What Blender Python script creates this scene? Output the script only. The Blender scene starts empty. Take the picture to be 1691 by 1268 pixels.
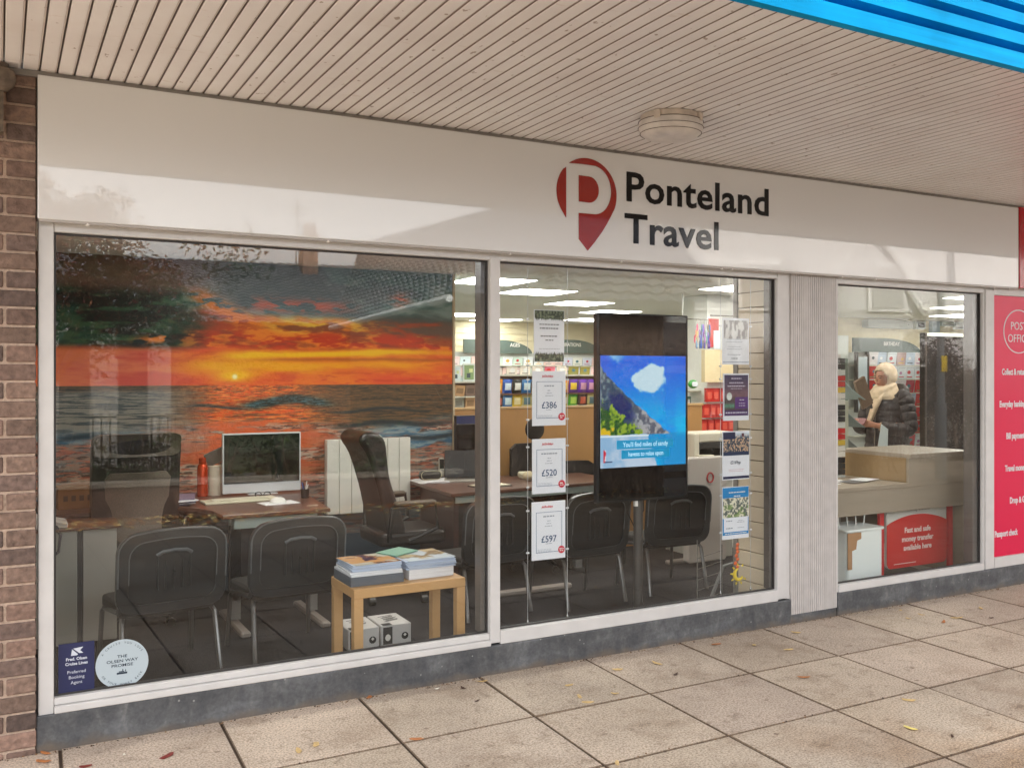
import bpy, bmesh, math, random
import numpy as np
from mathutils import Vector, Matrix, Euler
R = math.radians
rnd = random.Random(7)
S = bpy.context.scene
COL = S.collection

# ---------------------------------------------------------------- camera, sky, sun, exposure
CAM = (0.0, -4.679, 1.58)
cd = bpy.data.cameras.new('camera'); cam = bpy.data.objects.new('camera', cd); COL.objects.link(cam)
cam.location = CAM
cam.rotation_euler = (R(90), 0, R(-30.445))
cd.sensor_width = 36; cd.sensor_fit = 'HORIZONTAL'
cd.lens = 1616.3 / 1691 * 36
cd.shift_x = (845.5 - 950) / 1691
cd.shift_y = -(634 - 618) / 1691
cd.clip_end = 600; cd.clip_start = 0.05
S.camera = cam
S.render.engine = 'CYCLES'
w = bpy.data.worlds.new('World'); S.world = w; w.use_nodes = True
nt = w.node_tree; nt.nodes.clear()
sky = nt.nodes.new('ShaderNodeTexSky'); sky.sky_type = 'NISHITA'; sky.sun_disc = False
SUN_EL, SUN_ROT = 42, 350
sky.sun_elevation = R(SUN_EL); sky.sun_rotation = R(SUN_ROT); sky.dust_density = 4.0; sky.air_density = 1.0; sky.ozone_density = 1.0
hs = nt.nodes.new('ShaderNodeHueSaturation'); hs.inputs['Saturation'].default_value = 0.10
bg = nt.nodes.new('ShaderNodeBackground'); bg.inputs[1].default_value = 0.15
wo = nt.nodes.new('ShaderNodeOutputWorld')
nt.links.new(sky.outputs[0], hs.inputs['Color']); nt.links.new(hs.outputs[0], bg.inputs[0]); nt.links.new(bg.outputs[0], wo.inputs[0])
sl = bpy.data.lights.new('sun', 'SUN'); sl.energy = 0.9; sl.angle = R(35); sl.color = (1.0, 0.95, 0.88)
so = bpy.data.objects.new('sun', sl); COL.objects.link(so)
# towards the sun: azimuth measured like the sky texture (0 = +y, clockwise)
sd = Vector((math.sin(R(SUN_ROT)) * math.cos(R(SUN_EL)), math.cos(R(SUN_ROT)) * math.cos(R(SUN_EL)), math.sin(R(SUN_EL))))
so.rotation_euler = sd.to_track_quat('Z', 'Y').to_euler()
S.view_settings.view_transform = 'Standard'; S.view_settings.look = 'None'; S.view_settings.gamma = 1
S.view_settings.exposure = 2.75
S.cycles.max_bounces = 10; S.cycles.transparent_max_bounces = 24; S.cycles.diffuse_bounces = 5
S.cycles.glossy_bounces = 4; S.cycles.sample_clamp_indirect = 6

# ---------------------------------------------------------------- helpers
def lin(c):
    return tuple(((v / 255) / 12.92 if v / 255 <= 0.04045 else ((v / 255 + 0.055) / 1.055) ** 2.4) for v in c[:3])
def lina(a):
    a = np.clip(a, 0, 255) / 255.0
    return np.where(a <= 0.04045, a / 12.92, ((a + 0.055) / 1.055) ** 2.4)
MATS = {}
EXT = 0.78   # outdoor base colours scaled darker so the mirrored sky reads brighter
def mat(name, rgb=None, rough=0.6, metal=0.0, nz=None, bump=None, vcol=False, emit=0.0, spec=0.5, coat=0.0, streak=None):
    """rgb is sRGB 0-255; nz=(scale, amount) colour mottling; bump=(scale, strength); streak=(axis scale vec, amount)"""
    if name in MATS: return MATS[name]
    m = bpy.data.materials.new(name); m.use_nodes = True; MATS[name] = m
    t = m.node_tree; b = t.nodes['Principled BSDF']
    b.inputs['Roughness'].default_value = rough; b.inputs['Metallic'].default_value = metal
    b.inputs['Specular IOR Level'].default_value = spec
    if coat: b.inputs['Coat Weight'].default_value = coat; b.inputs['Coat Roughness'].default_value = 0.03
    if vcol:
        a = t.nodes.new('ShaderNodeAttribute'); a.attribute_name = 'Col'; src = a.outputs['Color']
    else:
        rg = t.nodes.new('ShaderNodeRGB'); rg.outputs[0].default_value = (*(v * EXT for v in lin(rgb)), 1); src = rg.outputs[0]
    tc = t.nodes.new('ShaderNodeTexCoord')
    def mott(src, scale, amt, vec=None):
        n = t.nodes.new('ShaderNodeTexNoise'); n.inputs['Scale'].default_value = scale; n.inputs['Detail'].default_value = 6
        if vec:
            mp = t.nodes.new('ShaderNodeMapping'); mp.inputs['Scale'].default_value = vec
            t.links.new(tc.outputs['Object'], mp.inputs[0]); t.links.new(mp.outputs[0], n.inputs[0])
        else: t.links.new(tc.outputs['Object'], n.inputs[0])
        mr = t.nodes.new('ShaderNodeMapRange'); mr.inputs[1].default_value = 0.3; mr.inputs[2].default_value = 0.7
        mr.inputs[3].default_value = 1 - amt; mr.inputs[4].default_value = 1 + amt
        t.links.new(n.outputs[0], mr.inputs[0])
        mx = t.nodes.new('ShaderNodeMix'); mx.data_type = 'RGBA'; mx.blend_type = 'MULTIPLY'; mx.inputs[0].default_value = 1
        t.links.new(src, mx.inputs[6]); t.links.new(mr.outputs[0], mx.inputs[7]); return mx.outputs[2]
    if nz: src = mott(src, nz[0], nz[1])
    if streak: src = mott(src, 1.0, streak[1], streak[0])
    t.links.new(src, b.inputs['Base Color'])
    if emit:
        t.links.new(src, b.inputs['Emission Color']); b.inputs['Emission Strength'].default_value = emit
    if bump:
        n = t.nodes.new('ShaderNodeTexNoise'); n.inputs['Scale'].default_value = bump[0]; n.inputs['Detail'].default_value = 5
        t.links.new(tc.outputs['Object'], n.inputs[0])
        bp = t.nodes.new('ShaderNodeBump'); bp.inputs['Strength'].default_value = bump[1]; bp.inputs['Distance'].default_value = 0.01
        t.links.new(n.outputs[0], bp.inputs['Height']); t.links.new(bp.outputs[0], b.inputs['Normal'])
    return m
def mat_glass():
    m = bpy.data.materials.new('window_glass'); m.use_nodes = True; t = m.node_tree; t.nodes.clear()
    o = t.nodes.new('ShaderNodeOutputMaterial'); mx = t.nodes.new('ShaderNodeMixShader')
    tr = t.nodes.new('ShaderNodeBsdfTransparent'); tr.inputs[0].default_value = (0.965, 0.98, 0.972, 1)
    gl = t.nodes.new('ShaderNodeBsdfGlossy'); gl.inputs['Roughness'].default_value = 0.0
    lw = t.nodes.new('ShaderNodeLayerWeight'); lw.inputs[0].default_value = 0.5
    p = t.nodes.new('ShaderNodeMath'); p.operation = 'POWER'; p.inputs[1].default_value = 5
    mr = t.nodes.new('ShaderNodeMapRange'); mr.inputs[3].default_value = 0.046; mr.inputs[4].default_value = 1.0
    t.links.new(lw.outputs['Facing'], p.inputs[0]); t.links.new(p.outputs[0], mr.inputs[0]); t.links.new(mr.outputs[0], mx.inputs[0])
    t.links.new(tr.outputs[0], mx.inputs[1]); t.links.new(gl.outputs[0], mx.inputs[2]); t.links.new(mx.outputs[0], o.inputs[0])
    return m
GLASS = mat_glass()

class MB:
    def __init__(s): s.v = []; s.f = []; s.c = None; s.fc = []; s.M = None
    def col(s, c): s.c = lin(c); return s
    def add(s, vs, fs):
        k = len(s.v)
        if s.M is not None: vs = [tuple(s.M @ Vector(p)) for p in vs]
        s.v += [tuple(p) for p in vs]; s.f += [tuple(i + k for i in f) for f in fs]; s.fc += [s.c] * len(fs); return s
    def box(s, x0, x1, y0, y1, z0, z1):
        x0, x1 = min(x0, x1), max(x0, x1); y0, y1 = min(y0, y1), max(y0, y1); z0, z1 = min(z0, z1), max(z0, z1)
        v = [(x0, y0, z0), (x1, y0, z0), (x1, y1, z0), (x0, y1, z0), (x0, y0, z1), (x1, y0, z1), (x1, y1, z1), (x0, y1, z1)]
        return s.add(v, [(0, 3, 2, 1), (4, 5, 6, 7), (0, 1, 5, 4), (1, 2, 6, 5), (2, 3, 7, 6), (3, 0, 4, 7)])
    def obox(s, c, size, rz=0, rx=0, ry=0):
        m = Matrix.Translation(c) @ Euler((rx, ry, rz)).to_matrix().to_4x4()
        a, b, d = size[0] / 2, size[1] / 2, size[2] / 2
        v = [m @ Vector(p) for p in ((-a, -b, -d), (a, -b, -d), (a, b, -d), (-a, b, -d), (-a, -b, d), (a, -b, d), (a, b, d), (-a, b, d))]
        return s.add(v, [(0, 3, 2, 1), (4, 5, 6, 7), (0, 1, 5, 4), (1, 2, 6, 5), (2, 3, 7, 6), (3, 0, 4, 7)])
    def tube(s, pts, r, n=8, close=False):
        pts = [Vector(p) for p in pts]; rs = r if isinstance(r, (list, tuple)) else [r] * len(pts)
        vs = []; N = len(pts); up = None
        for i, p in enumerate(pts):
            if close: d = (pts[(i + 1) % N] - pts[i - 1]).normalized()
            else: d = (pts[min(i + 1, N - 1)] - pts[max(i - 1, 0)]).normalized()
            if up is None: up = Vector((0, 0, 1)) if abs(d.z) < 0.9 else Vector((0, 1, 0))
            a = d.cross(up); a = a.normalized() if a.length > 1e-5 else d.orthogonal().normalized(); b = a.cross(d).normalized(); up = b
            for k in range(n):
                t = 2 * math.pi * k / n; vs.append(p + (a * math.cos(t) + b * math.sin(t)) * rs[i])
        fs = []
        M = N if close else N - 1
        for i in range(M):
            for k in range(n):
                j = (i + 1) % N; fs.append((i * n + k, i * n + (k + 1) % n, j * n + (k + 1) % n, j * n + k))
        if not close: fs += [tuple(range(n))[::-1], tuple((N - 1) * n + k for k in range(n))]
        return s.add(vs, fs)
    def lathe(s, prof, c=(0, 0, 0), n=20, axis='z'):
        vs = []; fs = []
        for (r, h) in prof:
            for k in range(n):
                t = 2 * math.pi * k / n; a, b = r * math.cos(t), r * math.sin(t)
                p = (a, b, h) if axis == 'z' else ((a, h, b) if axis == 'y' else (h, a, b))
                vs.append((p[0] + c[0], p[1] + c[1], p[2] + c[2]))
        for i in range(len(prof) - 1):
            for k in range(n): fs.append((i * n + k, i * n + (k + 1) % n, (i + 1) * n + (k + 1) % n, (i + 1) * n + k))
        fs += [tuple(range(n))[::-1], tuple((len(prof) - 1) * n + k for k in range(n))]
        return s.add(vs, fs)
    def prism(s, poly, a0, a1, axis='y'):
        """poly in the two other axes; extruded along axis"""
        def P(u, v, a): return (u, a, v) if axis == 'y' else ((a, u, v) if axis == 'x' else (u, v, a))
        n = len(poly); v = [P(u, w_, a0) for u, w_ in poly] + [P(u, w_, a1) for u, w_ in poly]
        f = [tuple(range(n)), tuple(range(2 * n - 1, n - 1, -1))] + [(i, i + n, (i + 1) % n + n, (i + 1) % n) for i in range(n)]
        return s.add(v, f)
    def ball(s, c, r, nu=12, nv=8, sc=(1, 1, 1)):
        prof = [(max(1e-4, math.sin(math.pi * i / nv)) * 1.0, -math.cos(math.pi * i / nv)) for i in range(nv + 1)]
        vs = []; fs = []
        for (q, h) in prof:
            for k in range(nu):
                t = 2 * math.pi * k / nu; vs.append((c[0] + q * math.cos(t) * r * sc[0], c[1] + q * math.sin(t) * r * sc[1], c[2] + h * r * sc[2]))
        for i in range(nv):
            for k in range(nu): fs.append((i * nu + k, i * nu + (k + 1) % nu, (i + 1) * nu + (k + 1) % nu, (i + 1) * nu + k))
        return s.add(vs, fs)
    def build(s, name, m, parent=None, bev=0, smooth=False, seg=1, sub=0, recalc=False):
        me = bpy.data.meshes.new(name); me.from_pydata(s.v, [], s.f); me.update()
        bm = bmesh.new(); bm.from_mesh(me)
        if recalc or True: bmesh.ops.recalc_face_normals(bm, faces=bm.faces)
        bm.to_mesh(me); bm.free()
        if any(c is not None for c in s.fc):
            at = me.color_attributes.new('Col', 'FLOAT_COLOR', 'CORNER')
            arr = np.ones((len(me.loops), 4), dtype=np.float32); i = 0
            for p, c in zip(me.polygons, s.fc):
                arr[p.loop_start:p.loop_start + p.loop_total, :3] = c or (1, 1, 1)
            at.data.foreach_set('color', arr.ravel())
        me.materials.append(m)
        o = bpy.data.objects.new(name, me); COL.objects.link(o)
        if parent is not None: o.parent = parent
        if smooth:
            for p in me.polygons: p.use_smooth = True
            me.set_sharp_from_angle(angle=R(40))
        if bev:
            b = o.modifiers.new('bevel', 'BEVEL'); b.width = bev; b.segments = seg; b.limit_method = 'ANGLE'; b.angle_limit = R(40)
        if sub:
            q = o.modifiers.new('sub', 'SUBSURF'); q.levels = sub; q.render_levels = sub
        return o
def B(*a): return MB().box(*a)

def tag(o, label=None, cat=None, group=None, kind=None):
    if label: o['label'] = label
    if cat: o['category'] = cat
    if group: o['group'] = group
    if kind: o['kind'] = kind
    return o
def thing(name, label, cat, loc=(0, 0, 0), rz=0, group=None):
    o = bpy.data.objects.new(name, None); COL.objects.link(o); o.location = loc; o.rotation_euler = (0, 0, rz)
    o.empty_display_size = 0.1
    return tag(o, label, cat, group)
KIDS = {}
def dup(root, loc, rz, label=None, group=None):
    r = root.copy(); COL.objects.link(r); r.location = loc; r.rotation_euler = (0, 0, rz)
    if label: r['label'] = label
    if group: r['group'] = group
    for ch in list(root.children):
        c = ch.copy(); COL.objects.link(c); c.parent = r
        for g in ch.children:
            d = g.copy(); COL.objects.link(d); d.parent = c
    return r
def struct(o): o['kind'] = 'structure'; return o

def rrect(w, h, r, n=5, cx=0, cz=0):
    pts = []
    for (sx, sz, a0) in ((1, 1, 0), (-1, 1, 90), (-1, -1, 180), (1, -1, 270)):
        for k in range(n + 1):
            a = R(a0 + 90 * k / n); pts.append((cx + sx * (w / 2 - r) + r * math.cos(a), cz + sz * (h / 2 - r) + r * math.sin(a)))
    return pts
def text(mb, body, x, z, size, y, align='CENTER', xs=1.0, off=0.0, depth=0.0008, spacing=1.0, rot=0.0, shear=0.0):
    """adds lettering standing on the plane y (facing -y) to mb; size = cap height in metres"""
    cu = bpy.data.curves.new('t', 'FONT'); cu.body = body; cu.align_x = align; cu.size = 1.0; cu.offset = off
    cu.space_character = spacing; cu.resolution_u = 3; cu.shear = shear
    ob = bpy.data.objects.new('t', cu); COL.objects.link(ob)
    dg = bpy.context.evaluated_depsgraph_get(); me = bpy.data.meshes.new_from_object(ob.evaluated_get(dg))
    k = size / 0.729
    ca, sa = math.cos(rot), math.sin(rot)
    vs = []
    for v in me.vertices:
        a, b = v.co.x * k * xs, v.co.y * k
        vs.append((x + a * ca - b * sa, y, z + a * sa + b * ca))
    fs = [tuple(p.vertices) for p in me.polygons]
    n = len(vs)
    if n:
        # front plus a raised rim so the lettering has a little thickness
        ed = {}
        for f in fs:
            for i in range(len(f)):
                e = (f[i], f[(i + 1) % len(f)]); ed[tuple(sorted(e))] = ed.get(tuple(sorted(e)), 0) + 1
        back = [(p[0], y + depth, p[2]) for p in vs]
        rim = [(a, b, b + n, a + n) for (a, b), c in ed.items() if c == 1]
        mb.add(vs + back, fs + rim)
    bpy.data.objects.remove(ob); bpy.data.meshes.remove(me); bpy.data.curves.remove(cu)
    return mb

# numpy value noise for printed pictures
def vnoise(x, y, seed):
    rs = np.random.RandomState(seed); g = rs.rand(256, 256)
    xi = np.floor(x).astype(int); yi = np.floor(y).astype(int); fx = x - xi; fy = y - yi
    fx = fx * fx * (3 - 2 * fx); fy = fy * fy * (3 - 2 * fy)
    a = g[yi % 256, xi % 256]; b = g[yi % 256, (xi + 1) % 256]; c = g[(yi + 1) % 256, xi % 256]; d = g[(yi + 1) % 256, (xi + 1) % 256]
    return (a * (1 - fx) + b * fx) * (1 - fy) + (c * (1 - fx) + d * fx) * fy
def fbm(x, y, seed, o=5):
    t = 0; a = 0.5; s = 0
    for i in range(o):
        t = t + a * vnoise(x * 2 ** i + 17 * i, y * 2 ** i + 31 * i, seed + i); s += a; a *= 0.55
    return t / s
def sm(a, b, x): t = np.clip((x - a) / (b - a), 0, 1); return t * t * (3 - 2 * t)
def mixc(a, b, t): t = t[..., None]; return a * (1 - t) + b * t
def c3(r, g, b, like): return np.broadcast_to(np.array([r, g, b], dtype=float), like.shape + (3,)).copy()
def picture(name, x0, x1, z0, z1, y, nx, nz, fn, m, parent=None, thick=0.003):
    """a printed sheet: dense grid with painted colour attribute, plus back and edges"""
    xs = np.linspace(x0, x1, nx); zs = np.linspace(z0, z1, nz); X, Z = np.meshgrid(xs, zs)
    C = fn(X, Z)
    v = np.stack([X.ravel(), np.full(X.size, y), Z.ravel()], 1)
    idx = np.arange(nx * nz).reshape(nz, nx)
    q = np.stack([idx[:-1, :-1].ravel(), idx[:-1, 1:].ravel(), idx[1:, 1:].ravel(), idx[1:, :-1].ravel()], 1)
    b = [(x0, y + thick, z0), (x1, y + thick, z0), (x1, y + thick, z1), (x0, y + thick, z1)]
    n = len(v); cn = [idx[0, 0], idx[0, -1], idx[-1, -1], idx[-1, 0]]
    fs = q.tolist() + [(n, n + 3, n + 2, n + 1)] + [(int(cn[i]), n + i, n + (i + 1) % 4, int(cn[(i + 1) % 4])) for i in range(4)]
    me = bpy.data.meshes.new(name); me.from_pydata(v.tolist() + b, [], fs)
    at = me.color_attributes.new('Col', 'FLOAT_COLOR', 'POINT')
    arr = np.ones((n + 4, 4), dtype=np.float32); arr[:n, :3] = lina(C.reshape(-1, 3)); arr[n:, :3] = 0.7
    at.data.foreach_set('color', arr.ravel()); me.update()
    me.materials.append(m); o = bpy.data.objects.new(name, me); COL.objects.link(o)
    if parent is not None: o.parent = parent
    return o

# ---------------------------------------------------------------- shared materials
M_alu = mat('painted_aluminium', (226, 223, 220), 0.4, 0.0, nz=(9, 0.05), spec=0.5)
M_alud = mat('window_gasket', (60, 56, 54), 0.5)
EXT = 1.0
M_white = mat('white_paint', (232, 228, 222), 0.5)
M_black = mat('black_plastic', (22, 20, 19), 0.35)
M_dgrey = mat('dark_grey_plastic', (62, 60, 58), 0.42)
M_chrome = mat('chrome_tube', (190, 188, 185), 0.25, 0.9)
M_vmatte = mat('printed_card', vcol=True, rough=0.5)
M_vgloss = mat('printed_gloss', vcol=True, rough=0.25)
M_paper = mat('white_paper', (238, 238, 240), 0.6)
EXT = 0.78
# ================================================================ SETTING: ground and pavement
struct(B(-60, 80, -90, -0.01, -0.12, -0.0065).build('ground', mat('earth_bed', (78, 62, 50), 0.95, nz=(3, 0.3))))
def paving():
    mb = MB(); P = 0.646; g = 0.0055
    for j in range(0, 12):
        y1 = -0.045 - j * 0.64; y0 = y1 - 0.64
        if j == 0: y1 = -0.012
        for i in range(-12, 24):
            x0 = 0.865 + i * P; x1 = x0 + P
            lean = 0.045
            t = rnd.uniform(0.84, 1.08); c = (t, t * rnd.uniform(0.985, 1.01), t * rnd.uniform(0.96, 1.0))
            mb.c = c
            dz = rnd.uniform(-0.0015, 0.0015); dz2 = rnd.uniform(-0.0015, 0.0015)
            def X(x, y): return x + lean * y * (0.6 + 0.1 * x)
            a = [(X(x0, y0) + g, y0 + g), (X(x1, y0) - g, y0 + g), (X(x1, y1) - g, y1 - g), (X(x0, y1) + g, y1 - g)]
            e = 0.003
            b = [(a[0][0] + e, a[0][1] + e), (a[1][0] - e, a[1][1] + e), (a[2][0] - e, a[2][1] - e), (a[3][0] + e, a[3][1] - e)]
            v = [(p[0], p[1], -0.034) for p in a] + [(p[0], p[1], -0.003) for p in a] + [(b[0][0], b[0][1], dz), (b[1][0], b[1][1], dz2), (b[2][0], b[2][1], dz2), (b[3][0], b[3][1], dz)]
            f = [(8, 9, 10, 11)] + [(i_, (i_ + 1) % 4, (i_ + 1) % 4 + 4, i_ + 4) for i_ in range(4)] + [(i_ + 4, (i_ + 1) % 4 + 4, (i_ + 1) % 4 + 8, i_ + 8) for i_ in range(4)]
            mb.add(v, f[:1]); k_ = len(mb.v) - 12; mb.c = (0.42, 0.36, 0.3); mb.f += [tuple(i_ + k_ for i_ in q) for q in f[1:]]; mb.fc += [mb.c] * 8
    m = bpy.data.materials.new('concrete_flags'); m.use_nodes = True; t = m.node_tree; b = t.nodes['Principled BSDF']
    N = t.nodes.new; L = t.links.new
    b.inputs['Roughness'].default_value = 0.75
    at = N('ShaderNodeAttribute'); at.attribute_name = 'Col'; tc = N('ShaderNodeTexCoord')
    def noise(s, d=6, r=0.6):
        n = N('ShaderNodeTexNoise'); n.inputs['Scale'].default_value = s; n.inputs['Detail'].default_value = d; n.inputs['Roughness'].default_value = r
        L(tc.outputs['Object'], n.inputs[0]); return n.outputs[0]
    def ramp(src, pts):
        r = N('ShaderNodeValToRGB'); L(src, r.inputs[0])
        while len(r.color_ramp.elements) < len(pts): r.color_ramp.elements.new(0.5)
        for e, (p, c) in zip(r.color_ramp.elements, pts): e.position = p; e.color = (*c, 1)
        return r.outputs[0]
    def mul(a, c, f=1.0):
        x = N('ShaderNodeMix'); x.data_type = 'RGBA'; x.blend_type = 'MULTIPLY'; x.inputs[0].default_value = f; L(a, x.inputs[6]); L(c, x.inputs[7]); return x.outputs[2]
    base = N('ShaderNodeRGB'); base.outputs[0].default_value = (0.485, 0.402, 0.328, 1)
    c = mul(base.outputs[0], at.outputs['Color'])
    c = mul(c, ramp(noise(1.3, 4), [(0.3, (0.84, 0.82, 0.8)), (0.65, (1.08, 1.08, 1.08))]))
    c = mul(c, ramp(noise(105, 3, 0.7), [(0.38, (0.58, 0.53, 0.48)), (0.5, (1.0, 1.0, 1.0)), (0.64, (1.3, 1.27, 1.22))]))
    c = mul(c, ramp(noise(9, 8, 0.7), [(0.35, (0.6, 0.56, 0.52)), (0.44, (1, 1, 1))]), 0.8)
    # worn slabs out near the kerb show their darker speckled aggregate
    sx = N('ShaderNodeSeparateXYZ'); L(tc.outputs['Object'], sx.inputs[0])
    mr = N('ShaderNodeMapRange'); mr.inputs[1].default_value = -1.15; mr.inputs[2].default_value = -2.1; L(sx.outputs[1], mr.inputs[0])
    ag = ramp(noise(120, 3, 0.7), [(0.38, (0.5, 0.42, 0.34)), (0.52, (0.88, 0.74, 0.6)), (0.64, (1.25, 1.1, 0.95))])
    mm = N('ShaderNodeMath'); mm.operation = 'MULTIPLY'; L(mr.outputs[0], mm.inputs[0])
    big = N('ShaderNodeMapRange'); big.inputs[1].default_value = 0.42; big.inputs[2].default_value = 0.62; L(noise(1.6, 5), big.inputs[0]); L(big.outputs[0], mm.inputs[1])
    x = N('ShaderNodeMix'); x.data_type = 'RGBA'; x.blend_type = 'MULTIPLY'; L(mm.outputs[0], x.inputs[0]); L(c, x.inputs[6]); L(ag, x.inputs[7])
    # flags past the canopy darkened in colour to cut their haze in the glass
    outer_dim = N('ShaderNodeMapRange'); outer_dim.inputs[1].default_value = -2.0; outer_dim.inputs[2].default_value = -2.9; outer_dim.inputs[3].default_value = 1.0; outer_dim.inputs[4].default_value = 0.42; L(sx.outputs[1], outer_dim.inputs[0])
    c = mul(x.outputs[2], outer_dim.outputs[0])
    vo = N('ShaderNodeTexVoronoi'); vo.inputs['Scale'].default_value = 5.5; vo.inputs['Randomness'].default_value = 1.0; L(tc.outputs['Object'], vo.inputs[0])
    vr = N('ShaderNodeMath'); vr.operation = 'ADD'; L(vo.outputs['Distance'], vr.inputs[0]); vn = N('ShaderNodeMath'); vn.operation = 'MULTIPLY'; vn.inputs[1].default_value = 0.10; L(noise(4, 2), vn.inputs[0]); L(vn.outputs[0], vr.inputs[1])
    c = mul(c, ramp(vr.outputs[0], [(0.098, (0.5, 0.44, 0.4)), (0.112, (1, 1, 1))]), 0.85)
    c = mul(c, ramp(noise(2.4, 9, 0.75), [(0.40, (0.80, 0.76, 0.72)), (0.48, (1.0, 1.0, 1.0)), (0.62, (1.1, 1.1, 1.1))]), 0.8)
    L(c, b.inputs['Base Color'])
    bp = N('ShaderNodeBump'); bp.inputs['Strength'].default_value = 0.35; bp.inputs['Distance'].default_value = 0.004; L(noise(160, 3), bp.inputs['Height']); L(bp.outputs[0], b.inputs['Normal'])
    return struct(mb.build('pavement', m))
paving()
# street beyond the flags (behind the photographer, mirrored in the glass)
struct(B(-20, 30, -11.5, -7.76, -0.03, -0.004).build('road', mat('tarmac', (96, 92, 88), 0.9, nz=(40, 0.2))))
struct(B(-60, 80, -89, -11.52, -0.03, 0.06).build('lawn_ground', mat('lawn', (70, 80, 50), 0.95, nz=(8, 0.3))))

# ================================================================ LEFT BRICK PIER
def brick_wall():
    mb = MB(); x1 = 0.13
    z = 0.0; k = 0
    pal = [(118, 97, 85), (128, 105, 92), (110, 89, 79), (134, 108, 95), (105, 87, 79), (122, 100, 88), (95, 79, 72)]
    z = -0.045
    while z < 2.83:
        zz = min(z + 0.066, 2.835)
        x = x1; w = 0.1075 if k % 2 == 0 else 0.2225
        while x > -0.9:
            xa = x - w
            c = rnd.choice(pal); s = rnd.uniform(0.9, 1.1); mb.col(tuple(v * s for v in c))
            j = rnd.uniform(-0.0025, 0.0025)
            mb.box(xa, x - rnd.uniform(0, 0.0015) if x < x1 else x, -0.03 + j, 0.12, z + rnd.uniform(0, 0.001), zz)
            x = xa - 0.0105; w = 0.2225
        z += 0.0762; k += 1
    t = thing('brick_pier', 'brown brick pier at the left end of the shopfront', 'wall')
    m = mat('stock_brick', vcol=True, rough=0.9, nz=(38, 0.34), bump=(50, 1.0))
    mb.build('bricks', m, t, bev=0.004)
    B(-0.9, 0.126, -0.022, 0.115, -0.05, 2.83).build('mortar', mat('mortar', (206, 180, 160), 0.95, nz=(60, 0.15), bump=(120, 0.8)), t)
    return t
brick_wall()
a = thing('wall_bulkhead', 'small round weathered fitting high on the brick pier under the soffit', 'alarm', (-0.0, -0.08, 2.78))
MB().lathe([(0.001, -0.055), (0.03, -0.05), (0.05, -0.03), (0.058, 0.0), (0.052, 0.03), (0.03, 0.045), (0.03, 0.06)], n=18).build('cover', mat('grimy_plastic', (120, 106, 92), 0.6, nz=(30, 0.4)), a, smooth=True)
B(-0.012, 0.012, -0.012, 0.06, -0.22, -0.05).build('conduit', mat('grimy_plastic'), a)

# ================================================================ CANOPY
can = thing('canopy', 'ribbed cream canopy soffit with bright blue corrugated edge above the shop', 'canopy')
def soffit():
    p = 0.0645; prof = []; x = -1.6
    xs = []
    while x < 13.5:
        xs.append(x); x += p
    v = []; f = []; mb = MB()
    pts = []
    for x in xs:
        pts += [(x, 2.866), (x + 0.0040, 2.866), (x + 0.0043, 2.841), (x + 0.0075, 2.8385), (x + p - 0.010, 2.8385), (x + p - 0.0075, 2.8415), (x + p - 0.0020, 2.8415), (x + p - 0.0015, 2.866)]
    n = len(pts)
    vs = [(a, -0.035, b) for a, b in pts] + [(a, -2.118, b) for a, b in pts]
    fs = [(i, i + 1, n + i + 1, n + i) for i in range(n - 1)]
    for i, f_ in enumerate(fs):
        g_ = i % 8 in (0, 1, 6, 7, 5)  # groove faces coloured darker to deepen the shade lines between boards
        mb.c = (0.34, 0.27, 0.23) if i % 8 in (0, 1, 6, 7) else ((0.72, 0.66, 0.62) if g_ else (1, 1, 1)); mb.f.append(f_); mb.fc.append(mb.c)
    mb.v = list(vs)
    m = bpy.data.materials.new('soffit_boards'); m.use_nodes = True; t = m.node_tree; b = t.nodes['Principled BSDF']; b.inputs['Roughness'].default_value = 0.38
    N = t.nodes.new; L = t.links.new; tc = N('ShaderNodeTexCoord')
    def noise(s, vec, lo, hi, ca, cb, d=5):
        mp = N('ShaderNodeMapping'); mp.inputs['Scale'].default_value = vec; L(tc.outputs['Object'], mp.inputs[0])
        n_ = N('ShaderNodeTexNoise'); n_.inputs['Scale'].default_value = s; n_.inputs['Detail'].default_value = d; L(mp.outputs[0], n_.inputs[0])
        r = N('ShaderNodeValToRGB'); r.color_ramp.elements[0].position = lo; r.color_ramp.elements[0].color = (*ca, 1); r.color_ramp.elements[1].position = hi; r.color_ramp.elements[1].color = (*cb, 1)
        L(n_.outputs[0], r.inputs[0]); return r.outputs[0]
    base = N('ShaderNodeRGB'); base.outputs[0].default_value = (0.83, 0.81, 0.79, 1); c = base.outputs[0]
    at_ = N('ShaderNodeAttribute'); at_.attribute_name = 'Col'; x = N('ShaderNodeMix'); x.data_type = 'RGBA'; x.blend_type = 'MULTIPLY'; x.inputs[0].default_value = 1; L(c, x.inputs[6]); L(at_.outputs['Color'], x.inputs[7]); c = x.outputs[2]
    for src in (noise(2.2, (1, 1, 1), 0.35, 0.65, (0.93, 0.9, 0.89), (1.03, 1.03, 1.03)), noise(26, (1, 0.6, 1), 0.27, 0.31, (0.5, 0.42, 0.36), (1, 1, 1), 3), noise(7, (1, 3, 1), 0.26, 0.36, (0.88, 0.84, 0.8), (1, 1, 1))):
        x = N('ShaderNodeMix'); x.data_type = 'RGBA'; x.blend_type = 'MULTIPLY'; x.inputs[0].default_value = 1; L(c, x.inputs[6]); L(src, x.inputs[7]); c = x.outputs[2]
    L(c, b.inputs['Base Color'])
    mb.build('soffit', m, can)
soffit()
B(-1.6, 13.5, -2.06, 0.3, 2.875, 3.6).build('roof_light_block', mat('light_block_grey', (70, 68, 66), 0.9), can)  # unseen slab added above the soffit to block light
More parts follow.
